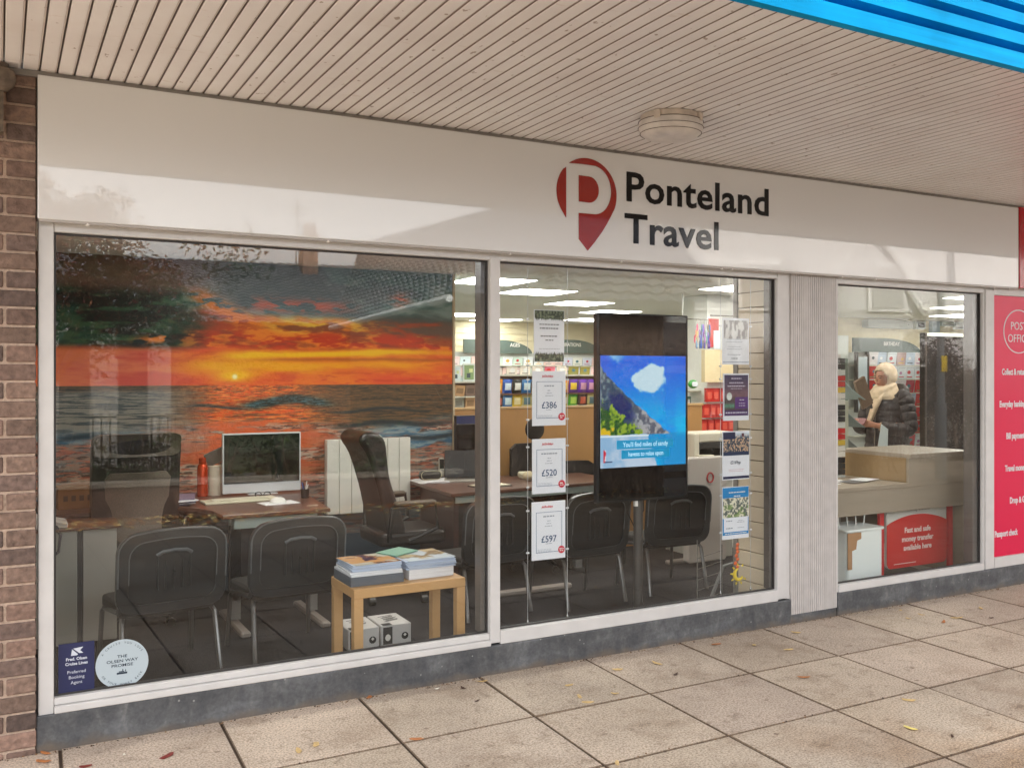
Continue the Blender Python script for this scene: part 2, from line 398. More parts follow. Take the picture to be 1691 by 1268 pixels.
B(-1.6, 13.5, -0.052, -0.034, 2.812, 2.8365).build('edge_trim', mat('grey_trim', (150, 144, 138), 0.45, nz=(20, 0.15)), can)
def blue_edge():
    mb = MB(); pts = [(-2.119, 2.832)]; z = 2.832
    prof = [(-2.150, 2.832), (-2.150, 2.895)]
    z = 2.895
    while z < 3.62:
        prof += [(-2.085, z + 0.004), (-2.085, z + 0.028), (-2.150, z + 0.034), (-2.150, z + 0.082)]; z += 0.082
    prof += [(-2.075, z), (-2.075, 2.86), (-2.112, 2.86), (-2.112, 2.832)]
    mb.prism(prof, -1.6, 13.5, 'x')
    return mb.build('corrugated_edge', mat('blue_cladding', (0, 172, 236), 0.5, spec=0.05, nz=(5, 0.12), bump=(30, 0.04), streak=((1.2, 1, 60), 0.12)), can)
blue_edge()
lamp = thing('canopy_light', 'round grimy white bulkhead light fixed under the canopy soffit', 'lamp', (2.82, -0.80, 2.838))
lamp.scale = (1.12, 1.12, 1.0)
Mg = mat('grimy_white_plastic', (226, 212, 198), 0.45, nz=(22, 0.16), bump=(8, 0.1))
MB().lathe([(0.128, 0), (0.132, -0.004), (0.132, -0.028), (0.126, -0.03)], n=32).build('base_ring', Mg, lamp, smooth=True)
MB().lathe([(0.126, -0.03), (0.140, -0.034), (0.142, -0.062), (0.134, -0.086), (0.112, -0.104), (0.07, -0.113), (0.001, -0.116)], n=32).build('diffuser', mat('lamp_diffuser', (236, 228, 220), 0.3, nz=(16, 0.14)), lamp, smooth=True)
for zz, rr in ((-0.033, 0.1415), (-0.062, 0.1425), (-0.088, 0.134)): MB().tube([(rr * math.cos(2 * math.pi * k / 32), rr * math.sin(2 * math.pi * k / 32), zz) for k in range(32)], 0.0014, 5, True).build('seal_ring', mat('dark_grime', (90, 70, 58), 0.9), lamp)
for k in range(4):
    an = R(30 + 90 * k); MB().obox((0.136 * math.cos(an), 0.136 * math.sin(an), -0.022), (0.02, 0.03, 0.04), rz=an).build('clip', Mg, lamp, bev=0.004)
d = MB()
for k in range(0):
    an = R(40 * k + 7); d.obox((0.133 * math.cos(an), 0.133 * math.sin(an), -0.012 - 0.005 * (k % 3)), (0.004, 0.012 + 0.006 * (k % 4), 0.010), rz=an)


# ================================================================ SHOP SIGN (white fascia with logo)
sg = thing('shop_sign', 'long glossy white fascia sign with red pin logo and black lettering', 'sign')
EXT = 1.0
M_fas = mat('gloss_white_sign', (219, 219, 218), 0.03, spec=0.6)
mb = MB().box(0.134, 6.55, -0.062, 0.0, 2.224, 2.820)
mb.build('panel', M_fas, sg, bev=0.004, seg=2)
EXT = 0.78
B(0.14, 6.548, -0.058, -0.03, 2.214, 2.2235).build('bottom_edge', mat('sign_edge', (188, 180, 172), 0.3), sg)
for x in (0.32, 1.35, 2.32, 3.02, 3.74, 3.82, 4.74, 5.05, 6.28, 6.45): MB().ball((x, -0.052, 2.214), 0.008, 8, 6).build('screw_cap', M_white, sg, smooth=True)
def logo():
    cx, cz, r = 2.7875, 2.576, 0.1925; y0, y1 = -0.0665, -0.0622
    mb = MB()
    left = [(2.654, 2.707)] + [(cx + r * math.cos(R(137 + 62 * k / 14)), cz + r * math.sin(R(137 + 62 * k / 14))) for k in range(1, 15)] + [(2.622, 2.478), (2.654, 2.432)]
    mb.prism(left, y0, y1)
    outer = [(cx + r * math.cos(R(127 - 150 * k / 40)), cz + r * math.sin(R(127 - 150 * k / 40))) for k in range(41)]
    flank = [(2.942, 2.460), (2.915, 2.415), (2.885, 2.371), (2.838, 2.312), (2.792, 2.261), (2.735, 2.321), (2.735, 2.463), (2.82, 2.464)]
    inner = [(2.82 + 0.125 * math.cos(R(-85 + 170 * k / 26)), 2.598 + 0.134 * math.sin(R(-90 + 180 * k / 26))) for k in range(27)] + [(2.76, 2.733)]
    mb.prism(outer + flank + inner, y0, y1)
    cnt = [(2.735, 2.526), (2.80, 2.525)] + [(2.80 + 0.063 * math.cos(R(-90 + 180 * k / 14)), 2.597 + 0.072 * math.sin(R(-90 + 180 * k / 14))) for k in range(15)] + [(2.735, 2.670)]
    mb.prism(cnt, y0, y1)
    mb.build('pin_logo', mat('logo_red', (166, 30, 14), 0.05, spec=0.8), sg)
logo()
M_ink = mat('black_vinyl', (10, 9, 9), 0.08, spec=0.4)
mb = MB()
text(mb, 'Ponteland', 3.035, 2.560, 0.170, -0.0665, 'LEFT', xs=1.10, off=0.018, depth=0.004, spacing=1.04)
mb.build('lettering', M_ink, sg); mb = MB()
text(mb, 'Travel', 3.035, 2.325, 0.170, -0.0665, 'LEFT', xs=1.10, off=0.018, depth=0.004, spacing=1.04)
mb.build('lettering', M_ink, sg)
rs_ = thing('red_fascia', 'plain red fascia panel of the neighbouring post office', 'sign')
B(6.552, 9.5, -0.07, 0.0, 2.222, 2.826).build('panel', mat('red_sign', (190, 16, 30), 0.12), rs_, bev=0.003)

# ================================================================ SHOPFRONT
sf = thing('shopfront', 'pale aluminium shopfront with big panes above a slate grey plinth', 'shopfront')
M_pl = bpy.data.materials.new('lead_grey_render'); M_pl.use_nodes = True
def plinth_mat(m):
    t = m.node_tree; b = t.nodes['Principled BSDF']; b.inputs['Roughness'].default_value = 0.55; N = t.nodes.new; L = t.links.new
    tc = N('ShaderNodeTexCoord'); c = None
    base = N('ShaderNodeRGB'); base.outputs[0].default_value = (0.090, 0.092, 0.095, 1); c = base.outputs[0]
    for (s, vec, pts) in ((3.5, (1, 1, 2.5), [(0.3, (0.7, 0.7, 0.72)), (0.52, (1, 1, 1)), (0.70, (1.5, 1.5, 1.5))]), (18, (1, 1, 0.5), [(0.3, (0.75, 0.76, 0.8)), (0.6, (1.1, 1.1, 1.1)), (0.72, (1.6, 1.55, 1.5))]), (60, (1, 1, 1), [(0.35, (0.85, 0.85, 0.85)), (0.7, (1.2, 1.2, 1.2)), (0.8, (2, 2, 2))])):
        mp = N('ShaderNodeMapping'); mp.inputs['Scale'].default_value = vec; L(tc.outputs['Object'], mp.inputs[0])
        n = N('ShaderNodeTexNoise'); n.inputs['Scale'].default_value = s; n.inputs['Detail'].default_value = 7; n.inputs['Distortion'].default_value = 0.6; L(mp.outputs[0], n.inputs[0])
        r = N('ShaderNodeValToRGB'); r.color_ramp.elements.new(0.5)
        for e, (p, q) in zip(r.color_ramp.elements, pts): e.position = p; e.color = (*q, 1)
        L(n.outputs[0], r.inputs[0])
        x = N('ShaderNodeMix'); x.data_type = 'RGBA'; x.blend_type = 'MULTIPLY'; x.inputs[0].default_value = 1; L(c, x.inputs[6]); L(r.outputs[0], x.inputs[7]); c = x.outputs[2]
    # splash dirt and moss where it meets the flags
    sx = N('ShaderNodeSeparateXYZ'); L(tc.outputs['Object'], sx.inputs[0]); n = N('ShaderNodeTexNoise'); n.inputs['Scale'].default_value = 9; n.inputs['Detail'].default_value = 8; L(tc.outputs['Object'], n.inputs[0])
    mu_ = N('ShaderNodeMath'); mu_.operation = 'MULTIPLY_ADD'; L(n.outputs[0], mu_.inputs[0]); mu_.inputs[1].default_value = -0.10; L(sx.outputs[2], mu_.inputs[2])
    mr = N('ShaderNodeMapRange'); mr.inputs[1].default_value = -0.055; mr.inputs[2].default_value = -0.015; mr.inputs[3].default_value = 0.8; mr.inputs[4].default_value = 0.0; L(mu_.outputs[0], mr.inputs[0])
    x = N('ShaderNodeMix'); x.data_type = 'RGBA'; L(mr.outputs[0], x.inputs[0]); L(c, x.inputs[6]); x.inputs[7].default_value = (0.15, 0.115, 0.085, 1); c = x.outputs[2]
    v = N('ShaderNodeTexVoronoi'); v.inputs['Scale'].default_value = 14; L(tc.outputs['Object'], v.inputs[0]); r = N('ShaderNodeValToRGB'); r.color_ramp.elements[0].position = 0.05; r.color_ramp.elements[0].color = (1, 1, 1, 1); r.color_ramp.elements[1].position = 0.075; r.color_ramp.elements[1].color = (0, 0, 0, 1); L(v.outputs['Distance'], r.inputs[0])
    x = N('ShaderNodeMix'); x.data_type = 'RGBA'; L(r.outputs[0], x.inputs[0]); L(c, x.inputs[6]); x.inputs[7].default_value = (0.26, 0.26, 0.25, 1); c = x.outputs[2]
    L(c, b.inputs['Base Color'])
plinth_mat(M_pl)
mb = MB().box(0.13, 4.33, -0.018, 0.06, -0.03, 0.152).box(4.74, 9.5, -0.018, 0.06, -0.03, 0.146)
mb.box(4.332, 4.738, -0.004, 0.06, -0.03, 0.05)
mb.build('plinth', M_pl, sf, bev=0.006, seg=2)
# frame members
mb = MB()
mb.box(0.138, 0.196, -0.006, 0.07, 0.145, 2.235)            # left jamb
mb.box(2.226, 2.283, -0.012, 0.075, 0.163, 2.196)           # mullion
mb.box(4.226, 4.305, -0.006, 0.07, 0.16, 2.235)             # right jamb
mb.box(0.197, 4.225, -0.004, 0.068, 2.181, 2.235)           # head
mb.box(0.197, 2.225, -0.024, 0.03, 0.1525, 0.183)           # sill outer
mb.box(0.197, 2.225, -0.006, 0.05, 0.184, 0.214)            # sill upper strip
mb.box(2.284, 4.225, -0.014, 0.05, 0.1525, 0.222)
mb.box(4.306, 4.334, 0.0, 0.07, 0.152, 2.235)
mb.box(4.74, 4.752, -0.006, 0.07, 0.148, 2.235)
mb.box(4.753, 6.22, -0.014, 0.05, 0.1465, 0.196)
mb.box(4.753, 6.22, -0.004, 0.068, 2.176, 2.235)
mb.box(6.221, 6.337, 0.0, 0.07, 0.147, 2.235)
mb.box(6.24, 6.336, -0.012, -0.0005, 0.1475, 2.2)
mb.box(6.338, 9.5, -0.008, 0.068, 2.166, 2.235)
mb.box(6.338, 9.5, -0.014, 0.05, 0.1475, 0.225)
mb.build('frame', M_alu, sf, bev=0.003)
mb = MB()   # dark gaskets just inside the frame
for (x0, x1, z0, z1) in ((0.197, 2.225, 0.2145, 2.18), (2.284, 4.225, 0.2225, 2.18), (4.753, 6.22, 0.1965, 2.175)):
    y0, y1 = 0.022, 0.040; g = 0.008
    mb.box(x0, x0 + g, y0, y1, z0, z1); mb.box(x1 - g, x1, y0, y1, z0, z1); mb.box(x0 + g, x1 - g, y0, y1, z1 - g, z1); mb.box(x0 + g, x1 - g, y0, y1, z0, z0 + g)
mb.build('gasket', M_alud, sf)
for a_ in ((2.192, 2.2255, 0.04, 0.11, 0.215, 2.18), (4.196, 4.2255, 0.041, 0.09, 0.223, 2.18), (6.16, 6.2205, 0.041, 0.12, 0.197, 2.175)): B(*a_).build('inner_frame', mat('bronze_frame', (112, 104, 100), 0.4), sf)
for (x0, x1, z0, z1) in ((0.199, 2.223, 0.205, 2.185), (2.286, 4.223, 0.215, 2.185), (4.755, 6.218, 0.19, 2.18)):
    B(x0, x1, 0.028, 0.034, z0, z1).build('window_pane', GLASS, sf)
# ribbed pillar
mb = MB(); n = 22; x0, x1 = 4.335, 4.739; p = (x1 - x0) / n
poly = [(x0, 0.03)]
for i in range(n):
    a = x0 + i * p; poly += [(a + 0.001, -0.012), (a + p * 0.72, -0.012), (a + p * 0.78, -0.004), (a + p * 0.96, -0.004)]
poly += [(x1, 0.03)]
mb.prism(poly, 0.052, 2.235, 'z'); mb.build('ribbed_pillar', mat('ribbed_alu', (216, 210, 206), 0.4, nz=(14, 0.08), streak=((30, 30, 0.6), 0.06)), sf)
# wall above windows
B(0.127, 9.5, 0.001, 0.12, 2.2355, 2.86).build('bulkhead_wall', mat('bulkhead_board', (150, 144, 138), 0.8), sf)

# window stickers, on the outer face of the pane
st = thing('square_sticker', 'navy square cruise agent sticker in the bottom left window corner', 'sticker')
B(0.214, 0.352, 0.0262, 0.0278, 0.206, 0.430).build('sheet', mat('navy_vinyl', (38, 44, 88), 0.4), st)
mb = MB()
text(mb, 'Fred. Olsen', 0.283, 0.356, 0.0125, 0.0257, xs=1.0, off=0.03, depth=0.0004)
text(mb, 'Cruise Lines', 0.283, 0.336, 0.0125, 0.0257, xs=1.0, off=0.03, depth=0.0004)
for i, s_ in enumerate(('Preferred', 'Booking', 'Agent')): text(mb, s_, 0.283, 0.300 - i * 0.0225, 0.0135, 0.0257, depth=0.0004)
mb.build('lettering', mat('sticker_white', (225, 230, 240), 0.5), st); mb = MB()
mb.prism([(0.262, 0.376), (0.266, 0.404), (0.289, 0.380), (0.284, 0.376)], 0.0257, 0.0261)
mb.prism([(0.270, 0.406), (0.309, 0.410), (0.297, 0.396), (0.309, 0.384), (0.294, 0.384)], 0.0257, 0.0261)
mb.build('emblem', mat('sticker_white'), st)
st = thing('round_sticker', 'pale round promise sticker beside the navy one at the window foot', 'sticker')
def disc(r, n=40, cx=0.462, cz=0.313): return [(cx + r * math.cos(2 * math.pi * k / n), cz + r * math.sin(2 * math.pi * k / n)) for k in range(n)]
MB().prism(disc(0.106), 0.0262, 0.0278).build('sheet', mat('pale_vinyl', (196, 210, 217), 0.4), st)
mb = MB()
for i, s_ in enumerate(('THE', 'OLSEN WAY', 'PROMISE')): text(mb, s_, 0.462, 0.340 - i * 0.0195, 0.0130, 0.0257, xs=1.25, off=0.012, depth=0.0004)
def ring_text(s_, r, a0, a1, flip=False, sz=0.0092):
    for i, ch in enumerate(s_):
        a = R(a0 + (a1 - a0) * i / (len(s_) - 1)); rr = r
        if ch != ' ': text(mb, ch, 0.462 + rr * math.cos(a), 0.313 + rr * math.sin(a), sz, 0.0257, depth=0.0004, rot=(a - math.pi / 2) if not flip else (a + math.pi / 2))
ring_text('A CRUISE YOU LOVE', 0.088, 148, 32)
ring_text('OR YOUR MONEY BACK', 0.094, 212, 328, True)
mb.box(0.440, 0.482, 0.0257, 0.0261, 0.268, 0.276).box(0.448, 0.470, 0.0257, 0.0261, 0.277, 0.281).box(0.462, 0.466, 0.0257, 0.0261, 0.282, 0.289).box(0.474, 0.477, 0.0257, 0.0261, 0.277, 0.287)
mb.build('lettering', mat('sticker_ink', (24, 44, 66), 0.5), st)

# post office panel
po = thing('post_office_panel', 'bright red window panel with white circle and service lettering', 'sign')
B(6.3385, 7.34, 0.004, 0.03, 0.226, 2.165).build('panel', mat('post_red', (240, 36, 84), 0.3, spec=0.3), po)
mb = MB(); cx, cz = 6.64, 1.902
ro, ri = 0.180, 0.171; n = 56
vs = []; fs = []
for k in range(n):
    a = 2 * math.pi * k / n
    vs += [(cx + ro * math.cos(a), 0.001, cz + 0.92 * ro * math.sin(a)), (cx + ri * math.cos(a), 0.001, cz + 0.92 * ri * math.sin(a))]
    fs.append((2 * k, 2 * k + 1, (2 * k + 3) % (2 * n), (2 * k + 2) % (2 * n)))
vs2 = [(p[0], 0.0035, p[2]) for p in vs]; m_ = len(vs)
mb.add(vs + vs2, fs + [(2 * k, (2 * k + 2) % m_, (2 * k + 2) % m_ + m_, 2 * k + m_) for k in range(n)])
text(mb, 'POST', cx, 1.915, 0.062, 0.001, xs=0.95, depth=0.002)
text(mb, 'OFFICE', cx, 1.822, 0.062, 0.001, xs=0.95, depth=0.002)
M_sw = mat('sign_white', (245, 238, 240), 0.4); mb.build('emblem', M_sw, po)
for s_, x, z in (('Collect & return', 6.442, 1.577), ('Everyday banking', 6.414, 1.336), ('Bill payments', 6.492, 1.097), ('Travel money', 6.478, 0.854), ('Drop & Go', 6.534, 0.612), ('Passport check', 6.358, 0.372)):
    text(MB(), s_, x, z, 0.047, 0.001, 'LEFT', xs=0.68, off=0.03, depth=0.002).build('lettering', M_sw, po)
B(6.3385, 9.45, 0.031, 0.06, 0.226, 2.165).build('bounce_block', mat('bounce_block_grey', (120, 116, 112), 0.8), po)  # unseen board added to keep red bounce off the counter
EXT = 1.0
# ================================================================ INTERIOR SHELL (structure)
M_carpet = mat('dark_carpet', (34, 30, 34), 0.92, nz=(60, 0.25), bump=(200, 0.5))
struct(B(0.0, 5.75, 0.062, 2.9, -0.1, 0.008).build('office_carpet', M_carpet))
mb = MB().box(0.0, 14, 2.901, 9.6, -0.1, 0.007).box(5.751, 14, 0.062, 2.9, -0.1, 0.007)
struct(mb.build('shop_floor', mat('grey_vinyl_floor', (176, 172, 164), 0.5, nz=(12, 0.06))))
M_ceil = mat('ceiling_tiles', (226, 226, 220), 0.85, nz=(30, 0.04))
struct(B(0.0, 14, 0.121, 9.6, 2.40, 2.46).build('shop_ceiling', M_ceil))
M_wall = mat('cream_wall', (206, 200, 188), 0.8, nz=(4, 0.04))
struct(B(-0.12, 0.126, 0.121, 2.9, 0.009, 2.399).build('left_wall', M_wall))
M_slat = mat('cream_slatwall', (226, 216, 184), 0.55, nz=(10, 0.05))
def slat_wall(name, x0, x1, y, z0, z1, pitch, m, gap=0.012):
    mb = MB(); mb.box(x0, x1, y + 0.018, y + 0.04, z0, z1); z = z0
    while z < z1 - 0.01:
        mb.box(x0, x1, y, y + 0.018, z, min(z + pitch - gap, z1)); z += pitch
    return struct(mb.build(name, m))
slat_wall('back_wall', 3.2, 10.94, 9.05, 0.009, 2.398, 0.10, M_slat)
slat_wall('back_wall_right', 9.35, 14.0, 5.5, 0.009, 2.398, 0.10, M_slat)
struct(B(10.95, 11.05, 5.55, 9.09, 0.009, 2.398).build('inner_wall', mat('pale_pier', (226, 226, 220), 0.7)))
struct(B(13.9, 14.0, 0.13, 5.49, 0.009, 2.398).build('right_wall', M_wall))
struct(B(3.15, 3.19, 2.86, 9.09, 0.009, 2.398).build('office_side_wall', mat('grey_green_wall', (150, 172, 166), 0.8)))
# ceiling panel lights
M_lit = mat('lit_panel', (255, 252, 244), 0.5, emit=2.9)
cl = None
lpos = [(3.72, 3.10), (4.60, 3.90), (5.75, 5.02), (6.90, 6.15), (7.60, 7.85), (6.42, 8.60), (5.45, 7.65), (6.08, 2.52), (8.98, 2.05), (10.15, 3.18), (11.5, 4.32), (1.5, 1.3), (3.1, 1.15), (5.3, 1.3), (7.6, 1.1)]  # closing entries are unseen panels added to brighten the office and counter
for k, (x, y) in enumerate(lpos):
    if cl is None:
        cl = thing('ceiling_light', 'x', 'ceiling light', (x, y, 2.399), 0, 'square ceiling panel lights')
        MB().box(-0.31, 0.31, -0.31, 0.31, -0.006, 0).build('frame', M_white, cl)
        MB().box(-0.295, 0.295, -0.295, 0.295, -0.009, -0.0062).build('diffuser', M_lit, cl)
        o = cl
    else: o = dup(cl, (x, y, 2.399), 0)
    o['label'] = 'lit square panel light in the shop ceiling'

# ================================================================ SUNSET WALL
def mural(X, Z):
    hz = 1.500
    X0 = X; zz = Z - hz
    out = c3(120, 60, 30, X)
    # ---- sky
    w1 = fbm(X * 1.3 + 0.8 * Z, Z * 3.6, 11, 7); w2 = fbm(X * 3.0 + 2 * Z, Z * 13, 23, 7); w3 = fbm(X * 0.8, Z * 1.6, 31, 5); w4 = fbm(X * 7, Z * 34, 37, 6); w5 = fbm(X * 9 + 3 * w1, Z * 26, 41, 6)
    zt = Z + 0.05 * (w1 - 0.5) + 0.03 * (w2 - 0.5)
    base = mixc(c3(232, 84, 44, X), c3(240, 120, 30, X), sm(0.3, 0.7, w2))
    base = mixc(base, c3(206, 60, 34, X), sm(0.5, 0.62, w4) * 0.5)
    xr = sm(1.0, 1.35, X) * (1 - 0.6 * sm(2.5, 3.15, X))
    band = np.exp(-((zt - 1.655) / 0.045) ** 2) * xr; base = mixc(base, c3(250, 170, 6, X), np.clip(band * (0.5 + w2), 0, 1))
    band = np.exp(-((zt - 1.735 - 0.02 * (X - 1.9)) / 0.030) ** 2) * sm(1.2, 1.6, X) * (1 - 0.5 * sm(2.6, 3.1, X)); base = mixc(base, c3(255, 196, 14, X), np.clip(band * 1.15, 0, 1))
    streak = np.exp(-((zt - 1.695) / 0.012) ** 2) * sm(1.5, 1.9, X); base = mixc(base, c3(176, 84, 20, X), np.clip(streak, 0, 1) * 0.6)
    # textured cloud deck, lit from below
    deck = sm(1.765, 1.80, zt)
    dk_ = mixc(c3(206, 62, 26, X), c3(244, 128, 34, X), sm(0.42, 0.6, w5)); dk_ = mixc(dk_, c3(140, 58, 36, X), sm(0.50, 0.66, w2) * 0.7)
    base = mixc(base, dk_, deck)
    puff = sm(1.85, 1.93, zt + 0.03 * (w5 - .5)) ; pc = mixc(c3(236, 150, 44, X), c3(246, 196, 70, X), sm(0.4, 0.6, w5)); pc = mixc(pc, c3(150, 84, 50, X), sm(0.48, 0.6, w2))
    pm = np.exp(-((X - 2.05) / 0.55) ** 4); base = mixc(base, pc, puff * pm); base = mixc(base, mixc(c3(170, 70, 36, X), c3(104, 80, 66, X), sm(0.4, 0.6, w2)), puff * (1 - pm))
    up2 = sm(1.97, 2.04, zt + 0.05 * (w5 - 0.5) - 0.05 * np.exp(-((X - 1.3) / 0.22) ** 2))
    teal = mixc(c3(84, 112, 106, X), c3(132, 148, 142, X), sm(0.4, 0.65, w3 * 0.5 + w5 * 0.5)); teal = mixc(teal, c3(72, 80, 78, X), sm(0.45, 0.65, w1) * 0.8)
    base = mixc(base, teal, up2)
    diag = np.exp(-((Z - 2.02 - (1.45 - X) * 0.55 - 0.05 * (w5 - 0.5)) / 0.06) ** 2) * sm(1.05, 1.25, X) * (1 - sm(1.6, 2.0, X)) * sm(0.40, 0.52, w5)
    base = mixc(base, c3(244, 134, 40, X), np.clip(diag * 1.4, 0, 1) * 0.9)
    rosy = np.exp(-((Z - 2.07 - 0.04 * w1) / 0.045) ** 2) * sm(1.45, 1.7, X) * (1 - sm(2.1, 2.5, X)) * sm(0.42, 0.55, w5); base = mixc(base, c3(214, 92, 56, X), rosy * 0.85)
    fleck = np.exp(-(((X - 2.75) / 0.07) ** 2 + ((Z - 2.17) / 0.05) ** 2)); base = mixc(base, c3(200, 96, 50, X), fleck * sm(0.4, 0.6, w5))
    lg = (1 - sm(1.0, 1.35, X + 0.3 * (w5 - 0.5))) * sm(1.735, 1.80, zt)
    gr_ = mixc(c3(16, 58, 44, X), c3(44, 84, 56, X), sm(0.35, 0.65, w5)); gr_ = mixc(gr_, c3(20, 26, 22, X), sm(0.45, 0.6, w2)); base = mixc(base, gr_, lg * 0.97)
    oe = lg * np.exp(-((Z - 1.80 - 0.05 * w1 - 0.08 * (X - 0.9)) / 0.03) ** 2) * sm(0.45, 0.55, w5) * sm(0.7, 1.0, X); base = mixc(base, c3(226, 130, 44, X), np.clip(oe * 1.3, 0, 1))
    lr = (1 - sm(0.85, 1.3, X)) * (1 - sm(1.73, 1.80, zt)); base = mixc(base, mixc(c3(206, 80, 64, X), c3(226, 120, 90, X), sm(0.4, 0.6, w2)), lr * 0.75)
    tl = sm(2.10, 2.22, zt) * (1 - sm(1.1, 1.5, X)); base = mixc(base, c3(128, 96, 80, X), tl * 0.85)
    base = mixc(base, c3(255, 190, 8, X), np.clip(1.2 * np.exp(-(((X - 1.48) / 0.15) ** 2 + ((Z - 1.572) / 0.05) ** 2)), 0, 1))
    base = mixc(base, c3(255, 246, 180, X), np.clip(1.5 * np.exp(-(((X - 1.48) ** 2 + (Z - 1.562) ** 2) / 0.018 ** 2)), 0, 1))
    # ---- sea
    t = np.clip(-zz, 0, 2); lt = np.log(t + 0.03)
    wx = X + 0.10 * (fbm(X * 2, lt * 5, 7, 4) - .5)
    s1 = fbm(wx * (3 + 1.2 / (t + 0.12)), lt * 26, 53, 6); s2 = fbm(wx * (8 + 2.4 / (t + 0.1)), lt * 60, 67, 6); s3 = fbm(wx * 2.2 + 2 * fbm(X * 1.5, Z * 5, 3, 4), t * 13, 71, 7); s4 = fbm(wx * 12, t * 70 + 3 * s3, 91, 6)
    sea = mixc(c3(98, 78, 54, X), c3(62, 56, 46, X), sm(0.44, 0.58, s1)); sea = mixc(sea, c3(140, 96, 56, X), 0.5 * sm(0.52, 0.62, s2))
    glow = np.exp(-((X - 1.62 - 0.12 * t) / (0.36 + 0.35 * t)) ** 2)
    gl2 = np.clip(glow * (0.25 + 1.5 * sm(0.42, 0.58, s1 * 0.5 + s2 * 0.5 + 0.02)), 0, 0.97) * (1 - sm(0.42, 0.7, t))
    sea = mixc(sea, mixc(c3(240, 92, 30, X), c3(250, 140, 60, X), sm(0.5, 0.65, s2)), gl2)
    lf = (1 - sm(0.9, 1.4, X)) * sm(0.01, 0.06, t); sea = mixc(sea, mixc(c3(150, 150, 142, X), c3(72, 84, 86, X), sm(0.42, 0.58, s1)), 0.75 * lf)
    foam = sm(0.24, 0.34, t + 0.10 * (s3 - 0.5) - 0.03 * np.sin(X * 3))
    s5 = fbm(wx * 15 + 2 * s3, t * 95, 97, 5); fc = mixc(c3(196, 168, 148, X), c3(150, 124, 108, X), sm(0.46, 0.57, s3)); fc = mixc(fc, c3(74, 60, 54, X), sm(0.53, 0.60, s5) * 0.85); fc = mixc(fc, c3(104, 118, 122, X), sm(0.52, 0.62, s4) * 0.5)
    fc = mixc(fc, c3(238, 104, 50, X), np.clip(np.exp(-((X - 1.6) / 0.65) ** 2) * sm(0.42, 0.56, s3 * 0.6 + s4 * 0.4) * (1 - sm(0.5, 0.85, t)) * 1.2, 0, 1) * 0.9)
    fc = mixc(fc, c3(206, 92, 64, X), 0.5 * sm(0.53, 0.6, s2))
    bl = sm(0.50, 0.60, fbm(X * 2.6, t * 9, 83, 6)) * (0.25 + 0.75 * sm(2.2, 2.9, X) + 0.6 * (1 - sm(0.6, 1.2, X)))
    fc = mixc(fc, mixc(c3(54, 110, 146, X), c3(130, 160, 170, X), sm(0.4, 0.6, s4)), np.clip(bl, 0, 1) * 0.85)
    fc = mixc(fc, c3(60, 62, 66, X), sm(0.75, 1.0, t) * 0.5)
    sea = mixc(sea, fc, foam)
    wv = np.exp(-((X - 1.86) / 0.34) ** 4) * np.exp(-((t - 0.155 + 0.05 * np.exp(-((X - 1.9) / 0.22) ** 2)) / 0.034) ** 2)
    sea = mixc(sea, mixc(c3(24, 44, 42, X), c3(66, 108, 116, X), sm(0.52, 0.62, s2)), np.clip(wv * 1.5, 0, 1))
    for (x_, t_, w_, h_) in ((2.55, 0.20, 0.4, 0.012), (2.7, 0.31, 0.5, 0.02), (1.35, 0.16, 0.2, 0.01), (3.0, 0.42, 0.25, 0.02), (0.6, 0.36, 0.3, 0.02)):
        ww = np.exp(-((X - x_) / w_) ** 4) * np.exp(-((t - t_ - 0.015 * np.sin(X * 9)) / h_) ** 2); sea = mixc(sea, c3(34, 48, 54, X), np.clip(ww * 1.2, 0, 1) * 0.85)
    return mixc(sea, base, (zz > 0).astype(float))
mu = thing('sunset_mural_wall', 'office wall covered by a huge sunset over the sea mural', 'wall')
B(0.127, 3.197, 2.756, 2.86, 0.009, 2.399).build('wall_panel', mat('panel_core', (190, 176, 150), 0.7), mu)
picture('mural', 0.128, 3.196, 0.35, 2.399, 2.751, 700, 620, mural, mat('mural_print', vcol=True, rough=0.4, spec=0.3), mu)
B(0.128, 3.196, 2.7505, 2.7555, 0.009, 0.349).build('mural_foot', mat('mural_dark', (40, 58, 72), 0.6), mu)
B(3.1975, 3.215, 2.735, 2.875, 0.009, 2.399).build('edge_strip', mat('beige_edge', (196, 176, 146), 0.6), mu)
# timber counter screen
pt = thing('timber_screen', 'low tan timber screen dividing the office from the shop', 'partition')
M_tan = mat('beech_board', (186, 138, 84), 0.5, nz=(3, 0.05), streak=((6, 6, 0.8), 0.06))
mb = MB()
for x0, x1 in ((3.2155, 3.985), (3.988, 4.90), (4.903, 5.80)): mb.box(x0, x1, 2.79, 2.83, 0.009, 1.285)
mb.build('board', M_tan, pt, bev=0.003)
B(3.2155, 5.81, 2.78, 2.845, 1.286, 1.303).build('capping', mat('beech_edge', (206, 168, 118), 0.5), pt)

# radiator
ra = thing('radiator', 'white ribbed electric radiator on the mural wall behind the brown chair', 'radiator')
mb = MB(); x0, w_ = 2.13, 0.67; n = 7
for i in range(n): mb.box(x0 + i * w_ / n + 0.0015, x0 + (i + 1) * w_ / n - 0.0015, 2.652, 2.72, 0.515, 1.083)
mb.build('fins', mat('radiator_white', (226, 222, 212), 0.35), ra, bev=0.006, seg=2)
B(x0 + 0.01, x0 + w_ - 0.01, 2.675, 2.745, 0.53, 1.07).build('back_plate', mat('radiator_core', (70, 66, 60), 0.6), ra)

